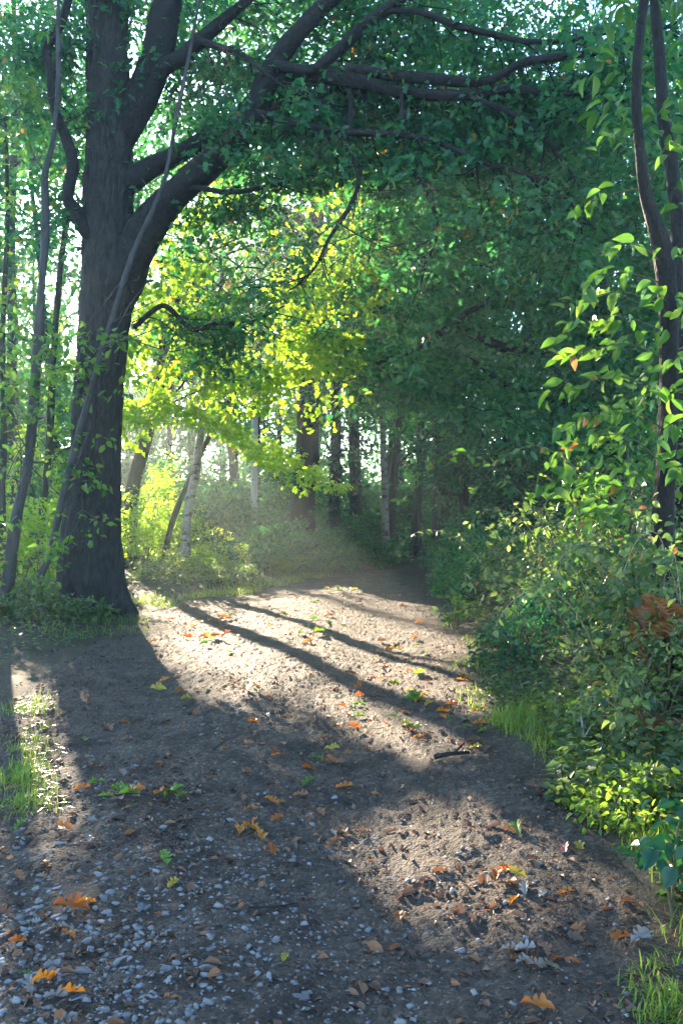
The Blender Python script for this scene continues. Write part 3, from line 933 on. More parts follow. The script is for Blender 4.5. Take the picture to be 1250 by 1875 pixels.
SPR = [([(1168, 262), (1130, 250), (1096, 262)], 6), ([(1180, 345), (1135, 352), (1085, 368), (1062, 392)], 8), ([(1190, 330), (1222, 262), (1248, 268)], 5), ([(1185, 378), (1212, 372), (1240, 380)], 4),
       ([(1212, 482), (1165, 448), (1120, 450), (1078, 470)], 10), ([(1214, 520), (1150, 500), (1098, 505), (1060, 530)], 10), ([(1218, 560), (1140, 535), (1080, 545), (1030, 560)], 16),
       ([(1220, 610), (1150, 582), (1090, 585), (1020, 610)], 18), ([(1222, 660), (1150, 630), (1080, 640), (1010, 660)], 18), ([(1224, 560), (1240, 550), (1262, 565)], 6),
       ([(1222, 730), (1140, 690), (1070, 700), (995, 730)], 20), ([(1220, 790), (1150, 750), (1080, 760), (1005, 800)], 22), ([(1226, 680), (1250, 670), (1280, 700)], 8),
       ([(1218, 850), (1150, 800), (1090, 800), (1020, 830)], 20), ([(1216, 930), (1160, 895), (1100, 885), (1050, 872), (990, 890)], 34), ([(1212, 980), (1150, 940), (1090, 930), (1060, 960)], 22), ([(1216, 890), (1240, 860), (1275, 870)], 10)]
for rows, n in SPR:
    m = len(rows)
    y0 = 6.4; y1 = 6.4 + rng.uniform(-.7, .5)
    pts = np.array([P(a, b, y0 + (y1 - y0) * i / (m - 1)) for i, (a, b) in enumerate(rows)])
    mb = MB(); mb.tube(pts, np.linspace(.007, .0016, m), 5, 16); mb.build('branch', M_STEM, rt)
    c = smooth_path(pts, 40)
    n = int(n * 1.15)
    for t in range(n):
        i = int(12 + 27 * (t + rng.random() * .8) / n)
        i = min(i, 38)
        tan = unit(c[i + 1] - c[i])
        s = 1 if t % 2 else -1
        sd_ = unit(np.cross(tan, [0, 0, 1])) * s
        ax = unit(tan * .6 + sd_ * .6 + np.array([0, 0, -.32]) + rng.normal(size=3) * .4)
        nn = unit(np.array([.1, -.35, .6]) + rng.normal(size=3) * .6)
        lv.add((c[i] + rng.normal(size=3) * np.array([.03, .07, .03]))[None], ax[None], nn[None], np.array([rng.uniform(.085, .155)]), np.array([np.clip(rng.normal(.48, .2), 0, 1) if rng.random() > .03 else .99]))
for t in range(26):
    cpt = P(rng.uniform(1175, 1290), rng.uniform(420, 900), rng.uniform(5.6, 7.0))
    lv.clump(cpt, .2, 6, .12, rng, .7, (.35, .2), .5, .5)
for t in range(70):                                                  # leaves above the frame and on the stem's far side
    cpt = P(rng.uniform(1080, 1330), rng.uniform(-200, 230), rng.uniform(6.2, 8.2))
    lv.clump(cpt, .26, 5, .14, rng, .6, (.3, .2), .5)
CH_SINGLE = single_leaf_meshes(BEECH, M_YOUNG, [.1, .3, .45, .6, .75, .88, .99])
lv.build('foliage', M_YOUNG, rt, BEECH, rng, False, 300, CH_SINGLE)
pole_tree('dark_tree', 'thick dark trunk half hidden at the right picture border', [(1252, 1040, 48), (1246, 900, 42), (1250, 760, 38), (1262, 600, 36), (1268, 400, 33), (1280, 200, 30), (1300, -50, 24)], 9.2, 9.2, M_LIMB, [(1230, 120, 9.2, 26, 60, 120)], M_OAKLEAF, 57, None, .12, OVAL)

# ------------------------------------------------------------------ trees in the middle distance
def mid_tree(name, label, rows, Y, mat, seed, crown=None, lmat=M_BGLEAF, n=120, per=34, size=.2, group='trees round the bend of the path', clump=.8, tmpl=KITE, ivy=0, keep=None):
    p, q = trace(rows, Y, Y)
    b = p[0]
    t = make_tree(name, label, b, 1, float(q[0]), np.array(crown[0]) - b if crown else (0, 0, 8), crown[1] if crown else (2, 2, 2), n, per, size, lmat, mat, seed, clump_r=clump, tmpl=tmpl, trunk_pts=(p, q), group=group, keep=keep)
    if ivy:
        rng = np.random.default_rng(seed + 900)
        lv = Leaves(); c = smooth_path(np.column_stack([p, q]), 60)
        for k in range(ivy):
            i = rng.integers(0, 40)
            lv.clump(c[i, :3] + rng.normal(size=3) * c[i, 3] * .9, .22, 14, .13, rng, 1.0, (.3, .2), .5, .3)
        lv.build('ivy', M_DARKLEAF, t, KITE, rng, False)
    return t


mid_tree('bare_trunk_tree', 'stout dark trunk rising from the bramble mound at centre', [(548, 1015, 27), (553, 960, 24), (558, 880, 22), (563, 800, 21), (566, 700, 20), (566, 560, 18), (580, 380, 13), (590, 200, 7)], 24, M_LIMB, 71, (P(600, 400, 24), (4.2, 3.5, 4.8)), n=190, ivy=16)
mid_tree('ivy_clad_tree', 'ivy wrapped trunk just right of the stout central trunk', [(615, 1010, 11), (613, 900, 10), (615, 780, 9), (612, 640, 8), (616, 420, 8), (620, 200, 4)], 27, M_IVYBARK, 72, (P(640, 400, 27), (3.2, 3, 5.4)), n=150, ivy=130)
mid_tree('ivy_clad_tree', 'broader ivy wrapped trunk left of the bright sky gap', [(652, 1010, 13), (650, 900, 11), (648, 780, 10), (648, 640, 9), (655, 420, 9), (660, 200, 4)], 28.5, M_IVYBARK, 73, (P(690, 420, 28.5), (3.2, 3, 5.4)), n=150, ivy=150)
mid_tree('birch_tree', 'thin white birch trunk right of the bright sky gap', [(708, 1010, 7), (704, 930, 6.5), (702, 840, 6), (699, 720, 5.5), (692, 560, 4.5), (690, 380, 3)], 28, M_BIRCH, 74, (P(720, 560, 28), (2.4, 2, 3.6)), n=90)
for k, (u, lab) in enumerate([(718, 'leaning multi-stem trunk nearest the end of the path'), (765, 'short dark trunk standing at the end of the path'), (800, 'dim slender trunk under the bluish holly')]):
    mid_tree('slim_tree', lab, [(u, 1018, 9), (u - 3, 950, 8), (u + 4, 860, 7), (u + 14 - 8 * k, 740, 6), (u + 20, 600, 4), (u + 30, 450, 2)], 29 + k, M_IVYBARK, 75 + k, (P(u + 30, 640, 29 + k), (2.6, 2.2, 3.6)), n=110, ivy=12)
mid_tree('holly_tree', 'bluish dark holly bush tree beyond the right bend of the path', [(850, 1010, 12), (848, 930, 10), (852, 830, 8), (850, 740, 5)], 25, M_IVYBARK, 79, (P(850, 850, 25), (1.7, 1.6, 1.9)), M_DARKLEAF, n=110, per=40, size=.13, clump=.42)
mid_tree('holly_tree', 'dark rounded evergreen on the bank above the path bend', [(935, 1030, 12), (935, 950, 10), (930, 880, 8), (925, 800, 5)], 16.5, M_IVYBARK, 80, (P(925, 920, 16.5), (.95, 1.1, 1.1)), M_DARKLEAF, n=70, per=60, size=.1, clump=.35)
# broad tree on the right whose low boughs close the view
rng = np.random.default_rng(83)
bb = P(1130, 1010, 19); bb[2] = .8
broad = thing('oak_tree', 'broad shaded oak on the right bank with low boughs over the bend', 'tree', bb)
p, q = trace([(1130, 1040, 34), (1128, 940, 29), (1120, 800, 26), (1100, 640, 24), (1080, 480, 20), (1060, 300, 15), (1040, 100, 9)], 19, 19)
mb = MB(); mb.tube(p, q, 14, 60, .12, 6); mb.build('trunk', M_LIMB, broad)
for rows, y1 in [([(1110, 700, 13), (1020, 655, 11), (930, 640, 9), (830, 602, 8), (760, 640, 5), (690, 664, 4)], 15.5), ([(830, 600, 6), (850, 575, 6), (880, 560, 5), (925, 528, 3)], 15.5), ([(1090, 560, 12), (1000, 480, 10), (900, 430, 8), (800, 400, 5), (720, 420, 3)], 16), ([(1120, 760, 9), (1020, 735, 8), (930, 706, 6), (880, 670, 4), (860, 655, 2)], 16), ([(1070, 400, 12), (980, 320, 9), (880, 270, 7), (760, 240, 4)], 16.5)]:
    p, q = trace(rows, 18.6 if rows[0][0] > 1000 else 15.6, y1)
    mb = MB(); mb.tube(p, q, 8, 40, .14, 7); mb.build('limb', M_LIMB, broad)
lv = Leaves(); mt = MB()
cnt = 0
while cnt < 960:
    u, v = rng.uniform(610, 1290), rng.uniform(150, 860)
    bot = np.interp(u, [600, 680, 780, 860, 950, 1050, 1300], [770, 755, 745, 790, 830, 860, 900])
    if v > bot or (u < 740 and v < 640 and rng.random() < .75):
        continue
    c = P(u, v, rng.uniform(14.5, 21))
    if cnt % 5 == 0:
        spray(mt, lv, c, unit(rng.normal(size=3) * np.array([1, 1, .3])), rng.uniform(.6, 1.2), rng, 5, 9, .16, (.4, .22), .06, .011, .3)
    else:
        lv.clump(c, rng.uniform(.35, .75), 32, .16, rng, .4, (.42 + rng.normal(0, .1), .22), .35)
    cnt += 1
o = mt.build('twigs', M_LIMB, broad); o['kind'] = 'stuff'
lv.build('foliage', M_BGLEAF, broad, OVAL, rng, True)

# ------------------------------------------------------------------ the wood behind
rng = np.random.default_rng(91)
SPOTS = []
for Y, xs_ in ((33, (-13, -9.5, 3.5, 7, 10.5, 14)), (40, (-17, -13, -9, -5, 1.5, 5, 9, 13, 18)), (49, (-22, -17.5, -13, -8.5, -4, 2.5, 7, 12, 17, 22)), (60, (-30, -24, -18.5, -13, -7.5, -2, 4, 10, 16, 22, 28))):
    for xx in xs_:
        SPOTS.append((xx + rng.normal() * .6, Y + rng.normal() * 1.5))
for xx, Y in ((-9, 24), (-12, 29), (-8, 18), (11, 22), (9.5, 14)):
    SPOTS.append((xx, Y))
SPOTS.sort(key=lambda s: s[1])


def gap(c, rng):
    """low gaps to the bright open field seen between the trunks"""
    u, v = pix(c)
    g = ((u > 660) & (u < 750) & (v > 780) & (v < 890)) & (rng.random(len(c)) < .9)
    g |= ((u > 575) & (u < 612) & (v > 830) & (v < 965)) & (rng.random(len(c)) < .8)
    g |= ((u > 430) & (u < 540) & (v > 790) & (v < 960)) & (rng.random(len(c)) < .25)
    g |= ((u > -20) & (u < 150) & (v > 330) & (v < 680)) & (rng.random(len(c)) < .72)
    return ~g


TENS = ['twentieth', 'twenty-first', 'twenty-second', 'twenty-third', 'twenty-fourth', 'twenty-fifth', 'twenty-sixth', 'twenty-seventh', 'twenty-eighth']
ORD = ['first', 'second', 'third', 'fourth', 'fifth', 'sixth', 'seventh', 'eighth', 'ninth', 'tenth', 'eleventh', 'twelfth', 'thirteenth', 'fourteenth', 'fifteenth', 'sixteenth', 'seventeenth', 'eighteenth', 'nineteenth'] + TENS
rows_ = {}
for k, (xx, Y) in enumerate(SPOTS):
    row = 'edge' if Y < 31.2 and k < 5 else ('front' if Y < 36.5 else 'second' if Y < 44.5 else 'third' if Y < 54.5 else 'last')
    rows_.setdefault(row, []).append((xx, Y, k))
for row, lst in rows_.items():
    lst.sort()
    for i, (xx, Y, k) in enumerate(lst):
        lab = {'edge': 'leafy tree flanking the path, %s from the left of the flanking trees', 'front': 'hazy woodland tree, %s from the left in the nearest row behind the path', 'second': 'hazy woodland tree, %s from the left in the second row back',
               'third': 'pale hazy tree, %s from the left in the third row back', 'last': 'faint distant tree, %s from the left in the rearmost row'}[row] % ORD[i]
        h = rng.uniform(15, 19) if xx < 2 else rng.uniform(14, 18)
        sz = .16 + .0032 * Y
        make_tree('woodland_tree', lab, (xx, Y, terrain(xx, Y)), h, rng.uniform(.16, .3), (rng.normal() * .3, rng.normal() * .3, h * .56), (2.6 + rng.random() * 1.0, 2.4, h * .5), 125, 44, sz, M_BGLEAF, M_IVYBARK, 200 + k, (rng.normal() * .8, 0), 1.05, keep=gap, shell=.38)

# ------------------------------------------------------------------ shrubs and bushes
def shrub(name, label, base, rx, ry, h, n, per, size, mat, seed, tmpl=OVAL, group=None, clump=.2, tone=(.5, .22), single=0, single_mesh=None, cat='shrub', stems=9, low=.12, cull=False, up=.8, canes=0):
    rng = np.random.default_rng(seed)
    base = np.array(base, float)
    base[2] = float(terrain(base[0], base[1]))
    root = thing(name, label, cat, base, group)
    lv = Leaves(); mb = MB()
    for k in range(n):
        a = rng.uniform(0, 6.283); r = rng.random() ** .5
        x, y = base[0] + rx * r * math.cos(a), base[1] + ry * r * math.sin(a)
        zz = low * h + h * (1 - low) * rng.random() ** .75 * (1 - .55 * r ** 2) * (1 + 1.3 * float(vnoise(x * 2.6, y * 2.6, seed)))
        c = np.array([x, y, float(terrain(x, y)) + zz])
        if canes and float(vnoise(x * 3.1 + zz * 1.7, y * 3.1 - zz * 2.3, seed + 3)) < -.1:
            continue
        lv.clump(c, clump * rng.uniform(.6, 1.3), per, size, rng, .6, (tone[0] + rng.normal(0, .1), tone[1]), .3, up)
        if k % max(1, n // stems) == 0:
            q = base + np.array([rx * .25 * rng.normal(), ry * .25 * rng.normal(), -.05])
            m = (q + c) / 2 + np.array([0, 0, .25 * h])
            m2 = MB(); m2.tube(np.array([q, m, c]), np.array([.012, .009, .003]) * min(1, .35 + h * .5), 5, 10); m2.build('stem', M_STEM, root)
    for k in range(canes):
        a = rng.uniform(0, 6.283)
        q = base + np.array([rx * .5 * rng.normal(), ry * .5 * rng.normal(), 0]); q[2] = float(terrain(q[0], q[1])) - .02
        L_ = h * rng.uniform(1.1, 1.9)
        t = np.linspace(0, 1, 9)[:, None]
        e = q + np.array([math.cos(a), math.sin(a), 0]) * L_ * .62 * t + np.array([0, 0, 1]) * h * (2.3 * t - 1.75 * t ** 2.2) + np.cumsum(rng.normal(size=(9, 3)), 0) * .012
        m2 = MB(); m2.tube(e, np.linspace(.0055, .0018, 9), 5, 20); m2.build('cane', M_CANE if rng.random() < .5 else M_STEM, root)
        for f in np.linspace(.25, .97, 9):
            c = e[int(f * 8)] + (e[min(8, int(f * 8) + 1)] - e[int(f * 8)]) * ((f * 8) % 1)
            lv.clump(c, .06, 4, size * 1.1, rng, .7, (tone[0] + .1, tone[1]), .3, .4)
    lv.build('foliage', mat, root, tmpl, rng, cull, single, single_mesh)
    return root


def gpt(u, Y, ):
    return ((u - HX) / F * Y, Y, 0)


G1 = 'low plants along the left verge'
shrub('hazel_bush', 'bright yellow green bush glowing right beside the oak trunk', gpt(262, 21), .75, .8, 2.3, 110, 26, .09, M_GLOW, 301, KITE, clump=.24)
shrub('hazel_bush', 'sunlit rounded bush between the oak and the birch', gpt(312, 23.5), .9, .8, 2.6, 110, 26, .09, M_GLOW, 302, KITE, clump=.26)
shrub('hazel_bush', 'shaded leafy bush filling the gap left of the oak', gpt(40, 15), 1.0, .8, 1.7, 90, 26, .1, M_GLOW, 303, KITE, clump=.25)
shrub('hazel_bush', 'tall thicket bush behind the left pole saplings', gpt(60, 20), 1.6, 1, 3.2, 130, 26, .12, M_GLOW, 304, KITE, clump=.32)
shrub('low_shrub', 'pale green low shrub sprawling at the lit path edge', gpt(330, 17.8), 1.05, .7, .62, 130, 18, .06, M_BRAMBLE, 305, KITE, clump=.13, tone=(.75, .2))
shrub('low_shrub', 'small dark green weed patch by the curve of the path', gpt(440, 18.2), .7, .6, .5, 80, 18, .06, M_BRAMBLE, 306, KITE, clump=.12)
shrub('low_shrub', 'weeds growing against the foot of the oak', gpt(95, 11.9), .8, .35, .5, 60, 16, .085, M_BRAMBLE, 307, OVAL, clump=.13)
shrub('low_shrub', 'dim weeds under the far left saplings', gpt(10, 11.2), .7, .5, .6, 60, 16, .085, M_BRAMBLE, 308, OVAL, clump=.14)
shrub('low_shrub', 'green weeds behind the birch foot', gpt(400, 20.5), .9, .7, .75, 80, 20, .07, M_GLOW, 309, KITE, clump=.14)
shrub('bramble_mound', 'dark bramble mound under the stout central trunk', gpt(545, 22.8), 1.5, 1.1, 1.25, 190, 26, .12, M_BGLEAF, 310, KITE, clump=.2)
shrub('bramble_mound', 'green bramble mound sloping to the end of the path', gpt(650, 25.5), 1.5, 1.0, 1.0, 170, 26, .12, M_BGLEAF, 311, KITE, clump=.2)
shrub('bramble_mound', 'shadowy bramble mound left of the central trunk', gpt(465, 21.5), 1.1, .9, 1.0, 140, 26, .12, M_BGLEAF, 312, KITE, clump=.2)
shrub('bramble_mound', 'far green thicket closing the end of the path', gpt(770, 33), 2.2, 1.2, 1.1, 120, 26, .13, M_BGLEAF, 313, KITE, clump=.3)
shrub('bramble_mound', 'shaded bush at the right side of the far bend', gpt(845, 20), .9, 1.3, 1.05, 130, 26, .085, M_BGLEAF, 314, KITE, clump=.19)
shrub('bramble_mound', 'shaded bush below the rounded evergreen', gpt(880, 15), .8, 1.2, .95, 130, 24, .08, M_BGLEAF, 315, KITE, clump=.18)
UB = [(-40, 27, 2.4, 3.0), (120, 30, 2.4, 2.8), (225, 39, 2.6, 3.4), (330, 36, 2.4, 3.0), (400, 31, 1.8, 2.0), (455, 44, 2.8, 3.6), (520, 38, 2.2, 2.4), (560, 52, 3.2, 3.2), (640, 41, 1.8, 1.7), (700, 50, 3.0, 2.4), (780, 40, 2.4, 3.4), (850, 47, 3.2, 4.4), (905, 33, 2.4, 3.2), (990, 26, 2.0, 3.0), (1080, 36, 3.0, 4.0), (1180, 23, 2.2, 3.2), (40, 44, 3.4, 3.6), (520, 57, 3.4, 5.2), (640, 56, 2.6, 3.4), (760, 54, 3.0, 5.0), (590, 64, 5, 4.2), (400, 62, 5, 4.5), (200, 60, 5, 4.5), (820, 62, 5, 5)]
UB.sort()
shrub('understorey_bush', 'tall dim green bush rising behind the birch', gpt(425, 25.5), 1.5, .9, 3.3, 150, 34, .17, M_BGLEAF, 380, KITE, 'understorey bushes', .4, stems=5, cull=(0, 1))
shrub('understorey_bush', 'dim hazy green bush directly behind the crooked stem', gpt(345, 27.5), 1.3, .9, 2.9, 140, 34, .17, M_BGLEAF, 383, KITE, 'understorey bushes', .4, stems=5, cull=(0, 1))
shrub('understorey_bush', 'tall dim green bush between the pale pole and the stout trunk', gpt(505, 28), 1.3, .9, 2.9, 130, 34, .17, M_BGLEAF, 381, KITE, 'understorey bushes', .4, stems=5, cull=(0, 1))
shrub('understorey_bush', 'dim green bush behind the ivy wrapped trunks', gpt(655, 31), 1.6, .9, 1.7, 120, 34, .17, M_BGLEAF, 382, KITE, 'understorey bushes', .35, stems=5, cull=(0, 1))
for k, (u, Y, rx, h) in enumerate(UB):
    shrub('understorey_bush', 'hazy understorey bush, %s from the left below the wood' % ORD[k], gpt(u, Y), rx, 1.4, h * 1.25, 150, 42, .11 + .0026 * Y, M_BGLEAF, 330 + k, KITE, 'understorey bushes', .25 + .005 * Y, stems=5, cull=True)

BR_SINGLE = single_leaf_meshes(BRAM, M_BRAMBLE, [.1, .3, .5, .65, .8, .93])
GB = 'brambles on the right bank'
shrub('bramble_bush', 'sunlit pale bramble tangle on the right bank farthest along', gpt(975, 11.8), .8, 1.3, .85, 240, 15, .064, M_BRAMBLE, 401, OVAL, GB, .13, (.6, .3), 60, BR_SINGLE, canes=24, up=.4)
shrub('bramble_bush', 'sunlit bramble tangle in the middle of the right bank', gpt(1100, 9.2), .95, 1.1, 1.3, 320, 15, .06, M_BRAMBLE, 402, OVAL, GB, .13, (.6, .3), 130, BR_SINGLE, canes=30, up=.4)
shrub('bramble_bush', 'bramble thicket below the large-leaved young tree', gpt(1205, 5.8), .5, .75, 1.05, 260, 14, .058, M_BRAMBLE, 403, OVAL, GB, .12, (.55, .3), 200, BR_SINGLE, canes=26, up=.4)
shrub('hazel_bush', 'loose half-lit shrub rising between brambles and the large-leaved tree', gpt(1180, 8.3), .8, .8, 2.0, 130, 13, .085, M_YOUNG, 411, OVAL, None, .2, (.4, .25), 60, SAP_SINGLE, up=.4, canes=10)
shrub('bramble_bush', 'dark shaded low bramble at the foot of the right bank', gpt(975, 8.0), .5, .8, .5, 110, 14, .055, M_DARKLEAF, 404, OVAL, GB, .11, (.5, .22), 0, None)
shrub('bramble_bush', 'low mixed weeds on the near right verge', gpt(1185, 5.0), .45, .75, .42, 150, 12, .045, M_BRAMBLE, 405, OVAL, GB, .09, (.6, .3), 250, BR_SINGLE, canes=18, up=.4)
shrub('bramble_bush', 'bright green weeds at the near right path edge', gpt(1150, 4.1), .2, .5, .3, 70, 11, .04, M_GRASS, 406, OVAL, GB, .08, (.4, .2), 120, single_leaf_meshes(BRAM, M_GRASS, [.15, .4, .6]), up=.4)
shrub('bramble_shoot', 'deep green bramble shoot with broad leaves, shaded at right border', (1.22, 3.15, 0), .14, .2, .42, 12, 5, .075, M_DARKLEAF, 407, BRAM, None, .1, (.7, .2), 60, single_leaf_meshes(BRAM, M_DARKLEAF, [.5, .7, .9]), low=.5, stems=3)
shrub('nettle', 'small bright leafy shoot standing at the foot of the right bank', gpt(832, 11.6), .16, .16, .42, 14, 8, .07, M_YOUNG, 408, OVAL, None, .09, (.5, .2), 60, SAP_SINGLE)
shrub('nettle', 'four leaved pale shoot beside the pale stick', gpt(1048, 5.4), .08, .08, .3, 5, 4, .06, M_YOUNG, 409, OVAL, None, .06, (.6, .2), 20, SAP_SINGLE, low=.5)

# ------------------------------------------------------------------ ferns
def fern(label, base, L, n, mat, seed, elev=1.0, group='ferns by the path'):
    rng = np.random.default_rng(seed)
    base = np.array(base, float); base[2] = float(terrain(base[0], base[1]))
    root = thing('fern', label, 'fern', base, group)
    for k in range(n):
        a = k * 6.283 / n + rng.normal() * .3
        el = elev * rng.uniform(.7, 1.1)
        d = np.array([math.cos(a) * math.cos(el), math.sin(a) * math.cos(el), math.sin(el)])
        t = np.linspace(0, 1, 13)[:, None]
        ll = L * rng.uniform(.75, 1.1)
        pts = base + d * ll * t - np.array([0, 0, 1]) * ll * .35 * t ** 2.2
        mb = MB(); mb.tube(pts, np.linspace(.004, .001, 13), 4)
        fr = mb.build('frond', M_STEM, root)
        lv = Leaves()
        side = unit(np.cross(d, [0, 0, 1]))
        for s in (-1, 1):
            for i in range(2, 13):
                for f in (0, .5):
                    if i == 12 and f:
                        continue
                    q = pts[i] + (pts[min(12, i + 1)] - pts[i]) * f
                    w_ = ll * .3 * math.sin(min(1, (i + f) / 12 + .1) ** .8 * 3.0) + .01
                    ax = unit(side * s + d * .35 - np.array([0, 0, .15]))
                    lv.add(q[None], ax[None], unit(np.cross(d, side))[None] * 1.0, np.array([w_]), np.array([rng.random()]))
        lv.build('leaflets', mat, fr, (KITE[0] * np.array([1, .5, 1]), KITE[1]), rng, False, kind=None)
    return root


fern('tall sunlit fern left of the birch foot', gpt(372, 19.2), .95, 9, M_FERN, 501)
fern('sunlit fern with arching fronds right of the tall fern', gpt(408, 18.8), .75, 8, M_FERN, 502)
fern('shaded green fern on the central mound', gpt(520, 21.0), .9, 8, M_FERN, 503)
fern('rust brown dead fern at the foot of the right bank', gpt(935, 8.6), .42, 10, M_DEADFERN, 504, .55)
fern('orange brown dead fern clump at the right border', gpt(1222, 4.75), .34, 11, M_DEADFERN, 505, .9)
fern('rusty dead bracken high at the right border', (2.1, 5.5, 0), .95, 9, M_DEADFERN, 506, 1.3)

# ------------------------------------------------------------------ pole, sticks
pb = P(466, 960, 26); pb[2] = 0.1
pole = thing('wooden_pole', 'straight pale grey wooden pole standing among the far trees', 'pole', pb)
mb = MB(); mb.tube(np.array([pb - [0, 0, .3], pb + [0, 0, 3], pb + [0.03, 0, 6.2]]), np.array([.105, .1, .09]), 16, 12); mb.build('shaft', M_POST, pole)
mb = MB(); mb.tube(np.array([pb + [.03, 0, 6.2], pb + [.03, 0, 6.26]]), np.array([.12, .1]), 16); mb.build('cap', M_POST, pole)


def stick(label, pts, r, mat, group=None, fork=None, name='stick', cat='stick'):
    pts = np.array(pts, float)
    root = thing(name, label, cat, pts[0], group)
    mb = MB(); mb.tube(pts, np.linspace(r, r * .5, len(pts)), 7, 14, .25, int(pts[0][0] * 100) % 50); mb.build('shaft', mat, root)
    if fork is not None:
        mb = MB(); mb.tube(np.array(fork, float), np.linspace(r * .6, r * .3, len(fork)), 6, 8, .2); mb.build('side_twig', mat, root)
    return root


def G(u, v, lift=.012):
    """photo pixel -> point on the ground"""
    Y = F * CZ / (v - HY)
    for _ in range(4):
        x = (u - HX) / F * Y
        Y = F * (CZ - float(surf(x, Y))) / (v - HY)
    x = (u - HX) / F * Y
    return np.array([x, Y, float(surf(x, Y)) + lift])


a = G(1072, 1400); stick('pale broken stick standing upright on the right verge', [a, a + [-.01, 0, .12], a + [-.025, .01, .26]], .009, M_POST, fork=[a + [-.01, 0, .14], a + [.03, .01, .2], a + [.05, .01, .22]])
stick('dark short branch lying at the lower edge of the sunlit path', [G(795, 1392, .02), G(825, 1389, .03), G(858, 1384, .02)], .016, M_LIMB, fork=[G(830, 1389, .03), G(850, 1375, .05)])
stick('thin twig lying in the oak trunk shadow', [G(390, 1372), G(415, 1360, .02), G(434, 1352)], .005, M_POLE, fork=[G(415, 1360, .02), G(420, 1368, .01)])
stick('thin curved twig on the gravel at lower left', [G(130, 1835), G(160, 1830, .02), G(195, 1838)], .004, M_POLE, fork=[G(160, 1830, .02), G(170, 1820, .01)])
stick('small dark stick on the leafy near path', [G(455, 1670), G(500, 1668, .015), G(545, 1660)], .004, M_LIMB, fork=[G(500, 1668, .01), G(515, 1675, .01)])
stick('bent bare twig on the shaded near path', [G(560, 1760), G(572, 1778, .02), G(578, 1800)], .003, M_POLE, fork=[G(572, 1778, .02), G(585, 1780, .02)])

# ------------------------------------------------------------------ fallen leaves
FM = {}
for nm, mt_, tones in (('orange', M_ORANGE, (.1, .5, .9)), ('yellow', M_YELLOW, (.2, .8)), ('green', M_GREENF, (.2, .5, .9)), ('brown', M_LITTER, (.4, .75, .9)), ('pink', M_PINK, (.5,)), ('pale', M_PALE, (.2, .8))):
    FM[nm] = single_leaf_meshes(OAKHI, mt_, tones)
frng = np.random.default_rng(601)


def fallen(label, u, v, col, size, group=None, tilt=.3, yaw=None, lift=None):
    g = G(u, v, 0)
    me = FM[col][int(frng.integers(len(FM[col])))]
    o = bpy.data.objects.new('fallen_leaf', me)
    a = frng.uniform(0, 6.28) if yaw is None else yaw
    o.rotation_euler = (frng.normal() * tilt, -abs(frng.normal()) * tilt * .6 - .05, a)
    o.location = g - Vector((math.cos(a) * size * .5, math.sin(a) * size * .5, 0)) + Vector((0, 0, size * (.16 if lift is None else lift)))
    o.scale = (size, size * frng.uniform(.9, 1.15), size * frng.uniform(.9, 1.7))
    COL.objects.link(o)
    return tag(o, label, 'leaf', group)


